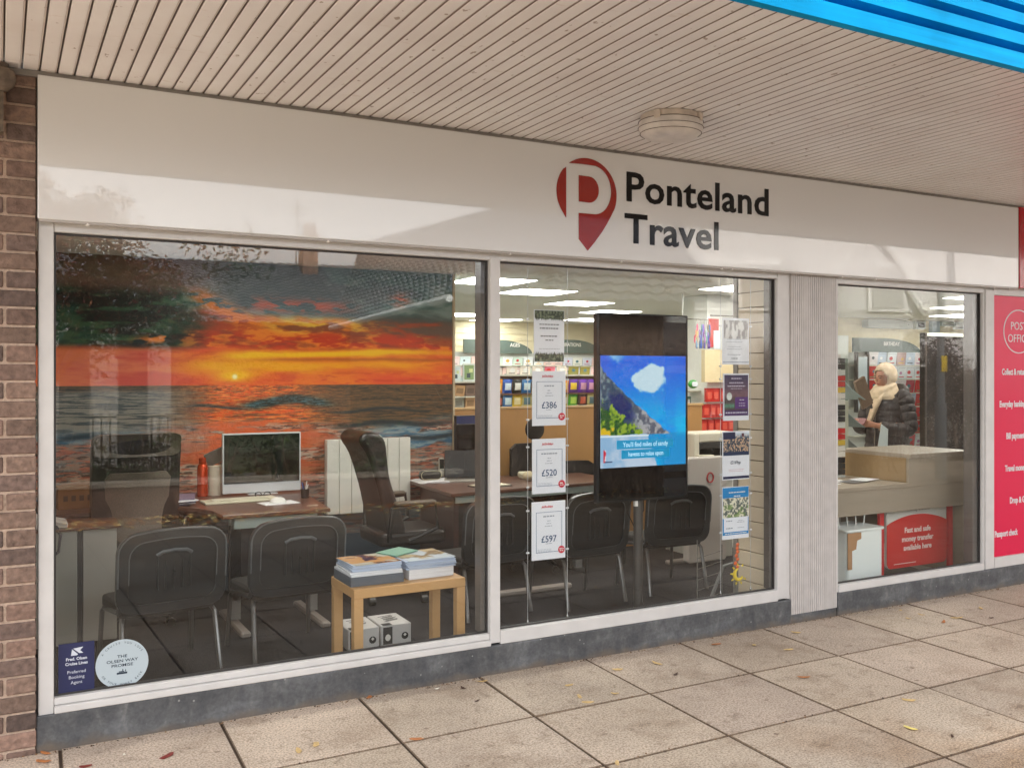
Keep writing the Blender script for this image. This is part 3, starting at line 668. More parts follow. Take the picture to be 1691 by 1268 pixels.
# ================================================================ DESKS
M_desk = mat('walnut_desktop', (96, 66, 54), 0.32, nz=(4, 0.08), streak=((1.5, 22, 22), 0.10))
M_panel = mat('grey_desk_panel', (150, 148, 142), 0.6)
M_dleg = mat('silver_desk_leg', (150, 148, 146), 0.4, 0.5)
dk = thing('office_desk', 'dark walnut desk with a white computer in front of the sunset wall', 'desk')
mb = MB()
mb.prism([(1.142, 1.40), (1.79, 1.40), (1.90, 2.70), (0.20, 2.70), (0.20, 1.96), (0.95, 1.96), (1.08, 1.80), (1.13, 1.62)], 0.715, 0.74, 'z')
mb.build('desktop', M_desk, dk, bev=0.003)
B(1.22, 1.72, 1.46, 1.48, 0.645, 0.714).build('front_rail', mat('pale_rail', (176, 186, 178), 0.5), dk)
B(1.22, 1.74, 1.62, 1.638, 0.18, 0.644).build('modesty_panel', mat('dark_desk_panel', (44, 32, 28), 0.6), dk)
for x in (1.26, 1.74): B(x - 0.03, x + 0.03, 1.62, 1.68 , 0.06, 0.714).build('leg', M_dleg, dk)
for x in (1.26, 1.74): B(x - 0.03, x + 0.03, 1.32, 2.0, 0.012, 0.05).build('foot', mat('pale_foot', (150, 138, 130), 0.5), dk, bev=0.01)
cab = thing('desk_cabinet', 'pale grey low cabinet in the left corner behind the glass', 'cabinet')
B(0.13, 0.375, 1.50, 1.95, 0.06, 0.70).build('carcass', M_panel, cab, bev=0.003)
B(0.405, 0.58, 1.52, 1.95, 0.06, 0.70).build('door', mat('grey_door', (168, 162, 154), 0.6), cab, bev=0.003)
B(0.378, 0.402, 1.515, 1.95, 0.0095, 0.70).build('post', mat('dark_post', (44, 42, 42), 0.5), cab)
B(0.13, 0.60, 1.48, 1.955, 0.701, 0.713).build('top', M_desk, cab)

db = thing('second_desk', 'dark walnut desk with a laptop beside the timber screen', 'desk')
MB().prism([(2.74, 1.70), (4.28, 1.86), (4.28, 2.55), (2.90, 2.73), (2.80, 2.70)], 0.715, 0.74, 'z').build('desktop', M_desk, db, bev=0.003)
MB().prism([(2.79, 1.78), (2.83, 1.784), (2.90, 2.60), (2.86, 2.60)], 0.009, 0.714, 'z').build('side_panel', mat('walnut_panel', (70, 44, 38), 0.45), db)
MB().prism([(2.80, 1.76), (4.2, 1.90), (4.2, 1.92), (2.80, 1.78)], 0.66, 0.714, 'z').build('front_rail', mat('pale_rail'), db)
MB().prism([(2.85, 1.98), (4.2, 2.1), (4.2, 2.12), (2.85, 2.0)], 0.2, 0.65, 'z').build('modesty_panel', mat('dark_desk_panel'), db)
B(3.9, 3.96, 1.95, 2.0, 0.06, 0.714).build('leg', M_dleg, db)
B(3.0, 3.62, 1.52, 1.58, 0.012, 0.05).build('foot', mat('pale_foot'), db, bev=0.01)

# small things on desk one
def computer():
    t = thing('desktop_computer', 'white all in one computer with a black screen on the walnut desk', 'computer', (1.586, 2.36, 0.741), R(0))
    mb = MB(); mb.prism(rrect(0.535, 0.415, 0.006, 2, 0, 0.222), -0.012, 0.018); mb.build('casing', mat('silver_white', (206, 208, 210), 0.3), t, bev=0.002)
    B(-0.258, 0.258, -0.0145, -0.0122, 0.082, 0.420).build('screen', mat('dark_screen', (6, 6, 7), 0.06), t)
    MB().prism([(-0.09, 0.008), (0.09, 0.008), (0.07, 0.12), (-0.07, 0.12)], 0.02, 0.03).build('stand', M_chrome, t)
    B(-0.10, 0.10, -0.04, 0.10, 0.0, 0.008).build('stand_foot', mat('silver_white'), t, bev=0.003)
computer()
t = thing('keyboard', 'cream computer keyboard on the walnut desk', 'keyboard', (1.40, 2.03, 0.741), R(2))
MB().box(-0.27, 0.21, -0.10, 0.09, 0, 0.014).build('case', mat('cream_plastic', (206, 200, 176), 0.5), t, bev=0.004)
mb = MB()
for r_ in range(5):
    for c_ in range(16): mb.box(-0.212 + c_ * 0.025, -0.190 + c_ * 0.025, -0.065 + r_ * 0.026, -0.044 + r_ * 0.026, 0.0142, 0.02)
mb.build('keys', mat('key_cream', (216, 210, 188), 0.5), t, bev=0.002)
t = thing('mouse_mat', 'white mat under the mouse at the desk corner', 'mat', (1.56, 1.80, 0.741), R(8))
MB().box(-0.11, 0.12, -0.08, 0.08, 0, 0.004).build('sheet', M_paper, t)
t = thing('mouse', 'white computer mouse on its mat', 'mouse', (1.56, 1.80, 0.7455))
MB().ball((0, 0, 0.0), 0.05, 14, 10, (1.1, 0.65, 0.75)).build('shell', mat('mouse_white', (222, 220, 214), 0.35), t, smooth=True)
B(-0.001, 0.012, -0.006, 0.0, 0.034, 0.038).build('wheel', M_dgrey, t)
t = thing('pen_pot', 'black desk tidy holding pens beside the computer screen', 'pen pot', (1.79, 2.0, 0.741))
MB().lathe([(0.026, 0), (0.03, 0.06), (0.027, 0.06), (0.024, 0.01)], n=14).build('pot', M_black, t, smooth=True)
for k in range(4): MB().tube([(0.0, 0.0, 0.012), (0.022 * math.cos(k * 1.7), 0.02 * math.sin(k * 1.7), 0.09 + 0.008 * k)], 0.0035, 6).build('pen', [M_white, M_black, mat('pen_blue', (40, 80, 150), 0.4), M_white][k], t)
t = thing('coaster', 'round pale coaster on the desk edge', 'coaster', (1.72, 1.56, 0.741)); MB().lathe([(0.035, 0), (0.035, 0.004)], n=20).build('disc', mat('coaster_tan', (170, 146, 128), 0.5), t)
t = thing('glasses', 'folded black glasses on the desk below the screen', 'glasses', (1.55, 2.18, 0.742))
mb = MB()
for s_ in (-1, 1): mb.tube([(s_ * 0.03 + 0.022 * math.cos(a_ * math.pi / 5), 0.0, 0.018 + 0.016 * math.sin(a_ * math.pi / 5)) for a_ in range(10)], 0.003, 5, True)
mb.tube([(-0.05, 0, 0.02), (0.05, 0.03, 0.004)], 0.003, 5); mb.build('rims', M_black, t)
t = thing('drinks_bottle', 'orange metal drinks bottle behind the walnut desk', 'bottle', (1.20, 2.42, 0.741))
MB().lathe([(0.032, 0), (0.036, 0.004), (0.036, 0.19), (0.03, 0.215), (0.02, 0.225)], n=18).build('body', mat('orange_metal', (196, 64, 24), 0.25, 0.5), t, smooth=True)
MB().lathe([(0.022, 0.226), (0.024, 0.23), (0.024, 0.262), (0.018, 0.268)], n=14).build('cap', mat('orange_metal'), t, smooth=True)
t = thing('tissue_tube', 'cream cardboard tube with a dark leaflet leaning on it', 'tube', (1.29, 2.47, 0.741))
MB().lathe([(0.05, 0), (0.05, 0.20), (0.045, 0.205)], n=18).build('body', mat('cream_tube', (206, 196, 176), 0.6), t, smooth=True)
MB().obox((0.0, -0.01, 0.265), (0.13, 0.012, 0.10), ry=R(-24), rx=R(20)).build('leaflet', mat('leaflet_grey', (110, 98, 90), 0.5), t)
t = thing('desk_papers', 'loose stack of papers and folders beside the mesh chair', 'papers', (0.98, 2.10, 0.741))
for k in range(5): MB().obox((rnd.uniform(-0.02, 0.02), rnd.uniform(-0.02, 0.02), 0.006 + k * 0.009), (0.22, 0.3, 0.008), rz=rnd.uniform(-0.2, 0.2)).build('folder', [mat('navy_card', (44, 40, 66), 0.5), M_paper, mat('navy_card'), M_paper, mat('lilac_card', (128, 116, 140), 0.5)][k], t)
t = thing('cardboard_box', 'brown cardboard box behind the mesh chair', 'box', (0.40, 2.25, 0.741), R(5))
MB().box(-0.10, 0.14, -0.09, 0.09, 0, 0.14).build('carton', mat('carton', (120, 78, 40), 0.7, nz=(8, 0.1)), t, bev=0.003)
mb = MB()
for k in range(4): mb.box(-0.07 + k * 0.045, -0.045 + k * 0.045, -0.0925, -0.0903, 0.05, 0.085)
mb.build('print', mat('carton_print', (70, 44, 26), 0.7), t)
t = thing('desk_phone', 'pale desk telephone with dark cord in the left window corner', 'telephone', (0.24, 1.62, 0.714))
MB().prism([(-0.09, 0), (0.09, 0), (0.09, 0.03), (-0.09, 0.075)], -0.10, 0.10, 'y').build('base', mat('phone_grey', (170, 164, 160), 0.45), t, bev=0.005)
MB().tube([(0.03, -0.09, 0.02), (0.05, -0.14, -0.03), (0.04, -0.15, -0.12), (-0.02, -0.16, -0.17)], 0.008, 7).build('cord', mat('dark_cord', (40, 30, 42), 0.6), t)

# desk two items
t = thing('laptop', 'open black laptop on the second walnut desk', 'laptop', (3.16, 2.42, 0.741), R(-24))
MB().box(-0.16, 0.16, -0.12, 0.11, 0, 0.016).build('base', mat('laptop_silver', (176, 170, 160), 0.35, 0.3), t, bev=0.004)
B(-0.14, 0.14, -0.02, 0.09, 0.0162, 0.018).build('keys', M_dgrey, t)
m_ = MB(); m_.M = Matrix.Translation((0.0, 0.11, 0.016)) @ Euler((R(-14), 0, 0)).to_matrix().to_4x4(); m_.box(-0.16, 0.16, 0.0, 0.008, 0, 0.22); m_.build('lid', M_black, t, bev=0.003)
t = thing('tall_screen', 'tall black portrait monitor on the second desk behind the laptop', 'monitor', (3.335, 2.64, 0.741), R(-4))
B(-0.16, 0.17, -0.015, 0.02, 0.02, 0.505).build('casing', M_black, t, bev=0.004)
B(-0.15, 0.16, -0.0175, -0.0155, 0.03, 0.43).build('screen', mat('dark_screen'), t)
B(-0.15, 0.16, -0.0175, -0.0155, 0.437, 0.498).build('header', mat('navy_header', (34, 48, 92), 0.3), t)
B(-0.15, 0.16, -0.018, -0.0155, 0.431, 0.436).build('trim', M_chrome, t)
B(-0.1, 0.1, -0.06, 0.07, 0.0, 0.02).build('stand', M_black, t, bev=0.004)
t = thing('cordless_phone', 'silver and black cordless phone in its cradle by the mural edge', 'telephone', (3.05, 2.63, 0.741))
MB().box(-0.03, 0.03, -0.03, 0.03, 0, 0.02).build('cradle', M_black, t, bev=0.006)
MB().prism(rrect(0.044, 0.15, 0.012, 3, 0, 0.095), -0.012, 0.012).build('handset', mat('phone_silver', (170, 164, 152), 0.35, 0.3), t, bev=0.003)
B(-0.018, 0.018, -0.0145, -0.0122, 0.085, 0.16).build('display', M_black, t)
MB().lathe([(0.008, -0.0135), (0.008, -0.012)], (0, 0, 0.072), 10, 'y').build('button', M_chrome, t)
t = thing('pencil_case', 'black mesh pencil case lying on papers by the radiator', 'pencil case', (2.90, 2.50, 0.757))
MB().prism(rrect(0.17, 0.072, 0.03, 4, 0, 0.037), -0.03, 0.03).build('pouch', mat('black_mesh', (30, 28, 24), 0.7, nz=(120, 0.5)), t, bev=0.008, seg=2, smooth=True)
MB().tube([(p[0], -0.032, p[1]) for p in rrect(0.165, 0.066, 0.03, 4, 0, 0.037)], 0.0022, 5, True).build('zip', mat('zip_cream', (190, 180, 150), 0.5), t)
t = thing('paper_pile', 'pile of white papers under the pencil case', 'papers', (2.96, 2.50, 0.741), R(-4))
for k in range(3): MB().obox((0.02 * k, 0, 0.0025 + 0.005 * k), (0.36, 0.28, 0.004), rz=0.05 * k).build('sheet', M_paper, t)
t = thing('notepad', 'open cream notepad at the front of the second desk', 'notepad', (3.17, 1.98, 0.741), R(10))
MB().box(-0.14, 0.14, -0.09, 0.09, 0, 0.006).build('cover', M_dgrey, t); MB().box(-0.13, 0.13, -0.08, 0.08, 0.0062, 0.012).build('pages', mat('cream_page', (214, 206, 180), 0.6), t)
t = thing('mug', 'white mug beside the notepad', 'mug', (3.20, 2.13, 0.741))
MB().lathe([(0.03, 0), (0.04, 0.01), (0.042, 0.07), (0.038, 0.07), (0.036, 0.012)], n=18).build('bowl', M_white, t, smooth=True)
MB().tube([(0.04, 0, 0.06), (0.062, 0, 0.055), (0.062, 0, 0.025), (0.04, 0, 0.018)], 0.005, 6).build('handle', M_white, t)
t = thing('dog_ornament', 'small toy dog with sunglasses beside the window mullion', 'ornament', (3.60, 2.18, 0.741), R(20))
MB().ball((0, 0, 0.04), 0.04, 12, 8, (1.5, 0.9, 0.9)).build('body', mat('toy_cream', (206, 190, 156), 0.8), t, smooth=True)
MB().ball((0.05, -0.02, 0.085), 0.030, 12, 8).build('head', mat('toy_brown', (60, 38, 34), 0.7), t, smooth=True)
MB().ball((0.085, -0.03, 0.078), 0.013, 8, 6).build('muzzle', mat('toy_cream'), t, smooth=True)
MB().ball((0.035, -0.02, 0.108), 0.012, 8, 6, (0.6, 0.6, 1.2)).ball((0.062, -0.01, 0.108), 0.012, 8, 6, (0.6, 0.6, 1.2)).build('ears', mat('toy_brown'), t, smooth=True)
MB().obox((0.04, -0.05, 0.02), (0.12, 0.02, 0.03), rz=0.4).build('sunglasses', M_black, t, bev=0.006)
t = thing('paper_tray', 'pale stack of folded leaflets behind the toy dog', 'papers', (3.72, 2.33, 0.741), R(-12))
MB().box(-0.11, 0.16, -0.07, 0.07, 0, 0.05).build('leaflets', mat('cream_page'), t, bev=0.01)
# ================================================================ CHAIRS
M_shell = mat('charcoal_shell', (38, 38, 39), 0.30, nz=(5, 0.1))
M_seat = mat('seat_fabric', (38, 33, 30), 0.9, nz=(60, 0.2))
M_cleg = mat('satin_chrome', (120, 118, 118), 0.28, 0.85)
def visitor_chair():
    t = thing('visitor_chair', 'x', 'chair', (0, 0, 0), 0, 'black visitor chairs along the window')
    def curve(x): return -0.025 + 0.30 * x * x      # backrest wraps towards the sitter
    def plate(pts_o, pts_i, y0, y1, name, m):
        mb = MB(); n = len(pts_o)
        vs = []
        for (x, z) in pts_o: vs.append((x, -0.23 + curve(x) + y0 - 0.10 * (z - 0.45), z))
        for (x, z) in pts_i: vs.append((x, -0.23 + curve(x) + y0 - 0.10 * (z - 0.45), z))
        for (x, z) in pts_o: vs.append((x, -0.23 + curve(x) + y1 - 0.10 * (z - 0.45), z))
        for (x, z) in pts_i: vs.append((x, -0.23 + curve(x) + y1 - 0.10 * (z - 0.45), z))
        fs = []
        for i in range(n):
            j = (i + 1) % n
            fs += [(i, j, n + j, n + i), (2 * n + i, 3 * n + i, 3 * n + j, 2 * n + j), (i, 2 * n + i, 2 * n + j, j), (n + i, n + j, 3 * n + j, 3 * n + i)]
        mb.add(vs, fs); return mb.build(name, m, t, smooth=True, bev=0.003)
    def dens(p, k=5):
        out = []
        for i in range(len(p)):
            a, b = p[i], p[(i + 1) % len(p)]
            d = math.hypot(a[0] - b[0], a[1] - b[1]); q = max(1, int(d / 0.05))
            out += [(a[0] + (b[0] - a[0]) * s / q, a[1] + (b[1] - a[1]) * s / q) for s in range(q)]
        return out
    top = lambda pts: [(x, z + 0.03 * (1 - (x / 0.28) ** 2) * max(0, (z - 0.45) / 0.3)) for x, z in pts]
    o = top(dens(rrect(0.55, 0.40, 0.085, 5, 0, 0.56)))
    i_ = [(x * 0.80, 0.56 + (z - 0.56) * 0.77) for x, z in o]
    back = plate(o, i_, -0.012, 0.022, 'back_frame', M_shell)
    o2 = [(x * 0.815, 0.56 + (z - 0.56) * 0.79) for x, z in o]; i2 = [(x * 0.02, 0.56 + (z - 0.56) * 0.02) for x, z in o2]
    pl = plate(o2, i2, 0.0, 0.02, 'back_panel', mat('charcoal_panel', (22, 22, 23), 0.45))
    def rim(pts, y0, r, z0, par, nm):
        q = [(x, -0.23 + curve(x) + y0 - 0.10 * (z - 0.45), z) for x, z in pts if z > z0]
        k = next((i for i in range(len(pts)) if pts[i][1] > z0 and pts[i - 1][1] <= z0), 0)
        seq = [pts[(k + i) % len(pts)] for i in range(len(pts))]; q = [(x, -0.23 + curve(x) + y0 - 0.10 * (z - 0.45), z) for x, z in seq if z > z0]
        MB().tube(q, r, 6).build(nm, mat('rim_grey', (96, 98, 100), 0.3), par, smooth=True)
    rim([(x * 0.985, 0.56 + (z - 0.56) * 0.985) for x, z in o], -0.013, 0.0045, 0.50, back, 'rim_highlight')  # pale edge tubes added to stand in for highlights on the back rim
    rim([(x * 0.80, 0.56 + (z - 0.56) * 0.78) for x, z in o], -0.012, 0.003, 0.48, back, 'rim_highlight')
    MB().tube([(-0.088, -0.275, 0.655), (-0.06, -0.282, 0.672), (0, -0.286, 0.678), (0.06, -0.282, 0.672), (0.088, -0.275, 0.655)], 0.009, 8).build('handle', mat('rim_grey'), pl, smooth=True)
    # raised lumbar vent
    mb = MB()
    for (x0, x1, z0, z1, q) in ((-0.085, 0.085, 0.655, 0.672, 0), (-0.085, -0.078, 0.475, 0.652, 0), (0.078, 0.085, 0.475, 0.652, 0), (-0.045, -0.041, 0.475, 0.63, 0), (-0.002, 0.002, 0.475, 0.63, 0), (0.041, 0.045, 0.475, 0.63, 0)):
        mb.box(x0, x1, -0.272, -0.255, z0, z1)
    mb.build('vent', M_shell, pl, bev=0.004)
    mb = MB().prism(rrect(0.48, 0.44, 0.06, 4, 0, 0.0), 0.335, 0.400, 'z')
    mb.build('seat', M_seat, t, bev=0.015, seg=2, smooth=True)
    for s_ in (-1, 1):
        MB().tube([(s_ * 0.225, -0.16, 0.335), (s_ * 0.235, -0.19, 0.31), (s_ * 0.245, -0.25, 0.01)], [0.0125, 0.013, 0.0125], 8).build('leg', M_cleg, t, smooth=True)
        MB().tube([(s_ * 0.225, 0.16, 0.335), (s_ * 0.235, 0.19, 0.31), (s_ * 0.245, 0.22, 0.01)], [0.0125, 0.013, 0.0125], 8).build('leg', M_cleg, t, smooth=True)
        MB().tube([(s_ * 0.25, -0.225, 0.44), (s_ * 0.252, -0.19, 0.37), (s_ * 0.23, 0.17, 0.33)], 0.012, 8).build('bracket', M_cleg, t, smooth=True)
    return t
vc = visitor_chair()
for k, (x, y, rz, lb) in enumerate([(0.735, 1.0, 9, 'leftmost black visitor chair behind the window stickers'), (1.405, 1.05, 7, 'black visitor chair in front of the computer desk, left of the small table'),
        (2.76, 1.28, 8, 'black visitor chair half hidden by the window mullion'), (3.46, 1.20, 6, 'black visitor chair behind the price posters and the display screen'),
        (4.22, 1.26, -2, 'rightmost black visitor chair, right of the display screen pole')]):
    o = vc if k == 0 else dup(vc, (0, 0, 0), 0)
    o.location = (x, y, 0); o.rotation_euler = (0, 0, R(rz)); o['label'] = lb

def star_base(t, m):
    for k in range(5):
        a = R(72 * k + 20)
        l = MB().tube([(0.03 * math.cos(a), 0.03 * math.sin(a), 0.10), (0.30 * math.cos(a), 0.30 * math.sin(a), 0.075)], [0.022, 0.014], 8).build('base_arm', m, t, smooth=True)
        MB().lathe([(0.026, -0.022), (0.028, -0.018), (0.028, 0.018), (0.026, 0.022)], (0.30 * math.cos(a), 0.30 * math.sin(a), 0.037), 12, 'y').build('castor', M_black, l)
    MB().tube([(0, 0, 0.09), (0, 0, 0.40)], 0.025, 12).build('gas_column', M_black, t, smooth=True)
t = thing('mesh_office_chair', 'large dark high backed office chair seen from behind, left of the computer', 'office chair', (0.71, 2.08, 0), R(6))
star_base(t, M_black)
M_mesh = mat('brown_mesh', (104, 92, 82), 0.75, nz=(150, 0.18)); M_lea = mat('dark_leather', (40, 32, 28), 0.38, nz=(14, 0.15), bump=(60, 0.15))
bk = MB(); n = 14
def backplate(w0, w1, z0, z1, y, th, nz_=12, nx_=10, bow=0.05, r=0.05):
    vs = []; fs = []
    for s_ in (0, 1):
        for i in range(nz_ + 1):
            q = i / nz_; z = z0 + (z1 - z0) * q; w_ = w0 + (w1 - w0) * q
            e = min(q, 1 - q) * (z1 - z0)
            if e < r: w_ -= 2 * (r - math.sqrt(max(0, r * r - (r - e) ** 2)))
            for j in range(nx_ + 1):
                u = j / nx_ * 2 - 1
                vs.append((u * w_ / 2, y - bow * (1 - u * u) - 0.10 * (q - 0.3) ** 2 + (th if s_ else 0) + 0.0, z))
    m_ = (nz_ + 1) * (nx_ + 1)
    for i in range(nz_):
        for j in range(nx_):
            a = i * (nx_ + 1) + j; fs.append((a, a + 1, a + nx_ + 2, a + nx_ + 1)); fs.append((m_ + a, m_ + a + nx_ + 1, m_ + a + nx_ + 2, m_ + a + 1))
    for i in range(nz_):
        for j in (0, nx_): a = i * (nx_ + 1) + j; fs.append((a, a + nx_ + 1, m_ + a + nx_ + 1, m_ + a))
    for i in (0, nz_):
        for j in range(nx_): a = i * (nx_ + 1) + j; fs.append((a, a + 1, m_ + a + 1, m_ + a))
    return MB().add(vs, fs)
b_ = backplate(0.50, 0.51, 0.50, 1.20, -0.17, 0.07).build('backrest', M_lea, t, smooth=True)
backplate(0.34, 0.38, 0.56, 0.98, -0.186, 0.03, r=0.03).build('back_panel', M_mesh, b_, smooth=True)
backplate(0.50, 0.50, 1.075, 1.215, -0.215, 0.09, bow=0.03, r=0.045).build('headrest', mat('brown_leather_worn', (78, 68, 56), 0.4, nz=(10, 0.2)), t, smooth=True)
MB().prism(rrect(0.52, 0.50, 0.08, 4), 0.42, 0.52, 'z').build('seat', M_lea, t, bev=0.02, seg=2, smooth=True)
for s_ in (-1, 1): MB().tube([(s_ * 0.27, -0.14, 0.48), (s_ * 0.31, -0.12, 0.66), (s_ * 0.30, 0.16, 0.68), (s_ * 0.27, 0.20, 0.48)], [0.02, 0.024, 0.026, 0.02], 8).build('armrest', M_black, t, smooth=True)

t = thing('leather_office_chair', 'dark brown leather office chair seen side on in front of the radiator', 'office chair', (2.42, 1.95, 0), R(-90))
star_base(t, M_black)
# side profile extruded across the width (local +y is forward)
pr = [(-0.12, 0.45), (-0.16, 0.60), (-0.205, 0.80), (-0.275, 1.02), (-0.335, 1.12), (-0.325, 1.165), (-0.28, 1.19), (-0.20, 1.175), (-0.155, 1.12), (-0.14, 1.0), (-0.12, 0.86), (-0.06, 0.68), (-0.01, 0.52), (-0.02, 0.45)]
pp = []
for i in range(len(pr)):
    p0, p1, p2, p3 = (pr[(i + k - 1) % len(pr)] for k in range(4))
    for s_ in (0, 0.34, 0.67):
        pp.append(tuple(0.5 * ((2 * p1[c]) + (-p0[c] + p2[c]) * s_ + (2 * p0[c] - 5 * p1[c] + 4 * p2[c] - p3[c]) * s_ ** 2 + (-p0[c] + 3 * p1[c] - 3 * p2[c] + p3[c]) * s_ ** 3) for c in (0, 1)))
mb = MB(); mb.prism(pp, -0.24, 0.24, 'x'); mb.build('backrest', M_lea, t, bev=0.04, seg=3, smooth=True)
MB().prism(rrect(0.50, 0.50, 0.08, 4, 0, 0.05), 0.40, 0.50, 'z').build('seat', M_lea, t, bev=0.03, seg=3, smooth=True)
for s_ in (-1, 1):
    a_ = MB().tube([(s_ * 0.25, -0.14, 0.44), (s_ * 0.29, -0.13, 0.665), (s_ * 0.29, 0.18, 0.69), (s_ * 0.29, 0.20, 0.52), (s_ * 0.26, 0.0, 0.44)], [0.018] * 5, 8).build('arm_loop', M_black, t, smooth=True)
    MB().prism(rrect(0.075, 0.30, 0.03, 3, s_ * 0.29, 0.03), 0.685, 0.715, 'z').build('arm_pad', mat('worn_brown_pad', (84, 72, 58), 0.5), a_, bev=0.01, smooth=True)
t = thing('staff_chair', 'black office chair showing its headrest between two price posters', 'office chair', (3.83, 2.37, 0), R(170))
star_base(t, M_black)
backplate(0.46, 0.42, 0.5, 1.0, -0.2, 0.06).build('backrest', M_seat, t, smooth=True)
MB().ball((0, -0.20, 1.12), 0.085, 14, 10, (1.0, 0.45, 1.1)).build('headrest', M_seat, t, smooth=True)
B(-0.02, 0.02, -0.225, -0.195, 0.95, 1.06).build('headrest_post', M_black, t)
MB().prism(rrect(0.48, 0.46, 0.08, 4), 0.42, 0.50, 'z').build('seat', M_seat, t, bev=0.02, smooth=True)
t = thing('arm_chair', 'black chair with curved arm in front of the timber screen, left of the display', 'chair', (4.18, 2.30, 0), R(180))
MB().prism(rrect(0.48, 0.44, 0.05, 4), 0.42, 0.47, 'z').build('seat', M_seat, t, bev=0.01, smooth=True)
backplate(0.46, 0.46, 0.5, 0.84, -0.2, 0.04).build('backrest', M_seat, t, smooth=True)
for s_ in (-1, 1):
    MB().tube([(s_ * 0.25, -0.18, 0.70), (s_ * 0.27, 0.10, 0.70), (s_ * 0.27, 0.2, 0.67), (s_ * 0.26, 0.22, 0.02)], 0.017, 8).build('arm', M_black, t, smooth=True)
    MB().tube([(s_ * 0.22, -0.2, 0.72), (s_ * 0.23, -0.22, 0.02)], 0.014, 8).build('leg', M_black, t, smooth=True)

# ================================================================ LITTLE BIRCH TABLE WITH BROCHURES
M_birch = mat('birch_veneer', (204, 158, 106), 0.45, nz=(3, 0.04), streak=((1.0, 14, 14), 0.05))
t = thing('side_table', 'small birch side table by the window stacked with brochures', 'table', (1.585, 0.285, 0))
MB().box(0, 0.63, 0, 0.41, 0.41, 0.46).build('table_top', M_birch, t, bev=0.003)
for x in (0.0, 0.578):
    for y in (0.002, 0.356): B(x + 0.001, x + 0.051, y, y + 0.05, 0.009, 0.4095).build('leg', M_birch, t, bev=0.002)
def stack(name, label, cx, cy, z, items, rz):
    t = thing(name, label, 'brochures', (cx, cy, z), R(rz), 'brochure stacks on the birch table')
    h = 0.0
    for (w_, d_, th, m, nm, jit) in items:
        a = rnd.uniform(-jit, jit); ox, oy = rnd.uniform(-jit, jit) * 0.08, rnd.uniform(-jit, jit) * 0.08
        mm = MB(); mm.obox((ox, oy, h + th / 2), (w_, d_, th - 0.0006), rz=a); mm.build(nm, m, t, bev=0.0015); h += th
    return t, h
M_lb = mat('page_edges_blue', (186, 198, 220), 0.5, streak=((1, 1, 220), 0.18)); M_wh = mat('page_edges_white', (226, 226, 232), 0.5, streak=((1, 1, 260), 0.12)); M_gb = mat('grey_box_file', (92, 98, 108), 0.5)
s1, h1 = stack('brochure_stack', 'left stack of travel brochures on a grey box file on the birch table', 1.735, 0.50, 0.4605,
      [(0.295, 0.30, 0.050, M_gb, 'box_file', 0)] + [(0.285, 0.30, 0.012, M_wh, 'brochure', 0.05)] * 2 + [(0.27, 0.29, 0.009, M_lb, 'brochure', 0.10)] * 4, 0)
s2, h2 = stack('brochure_stack', 'right stack of thick white brochures on the birch table', 2.045, 0.52, 0.4605,
      [(0.265, 0.30, 0.055, M_wh, 'catalogue', 0)] + [(0.29, 0.31, 0.008, M_lb, 'brochure', 0.07)] * 6, 2)
def cover1(X, Z):
    n1 = fbm(X * 14, Z * 14, 5, 5); n2 = fbm(X * 6 + n1, Z * 16, 8, 5)
    c = mixc(c3(206, 200, 186, X), c3(140, 92, 66, X), sm(0.46, 0.56, n1)); c = mixc(c, c3(214, 160, 104, X), sm(0.54, 0.62, n2)); return mixc(c, c3(60, 46, 86, X), sm(0.58, 0.66, fbm(X * 9, Z * 7, 15, 4)))
def cover2(X, Z):
    n1 = fbm(X * 10, Z * 18, 45, 5); c = mixc(c3(206, 186, 150, X), c3(150, 128, 100, X), sm(0.42, 0.6, n1)); return mixc(c, c3(206, 216, 226, X), sm(0.56, 0.64, fbm(X * 6, Z * 6, 46, 4)))
def flat_picture(name, w_, d_, fn, parent, z, rz):
    o = picture(name, -w_ / 2, w_ / 2, -d_ / 2, d_ / 2, 0, 46, 46, fn, M_vgloss, parent, 0.0008)
    o.rotation_euler = (R(-90), 0, 0)
    me = o.data; me.transform(Matrix.Rotation(R(-90), 4, 'X')); me.transform(Matrix.Rotation(R(rz), 4, 'Z')); o.rotation_euler = (0, 0, 0); o.location = (0, 0, z)
    return o
flat_picture('cover', 0.265, 0.285, cover1, s1, h1 + 0.0015, 5)
flat_picture('cover', 0.285, 0.305, cover2, s2, h2 + 0.0015, 2)
MB().obox((-0.10, 0.10, h2 + 0.012), (0.2, 0.14, 0.006), rz=0.5, rx=0.05).build('leaflet', mat('mint_leaflet', (126, 170, 150), 0.5), s2)
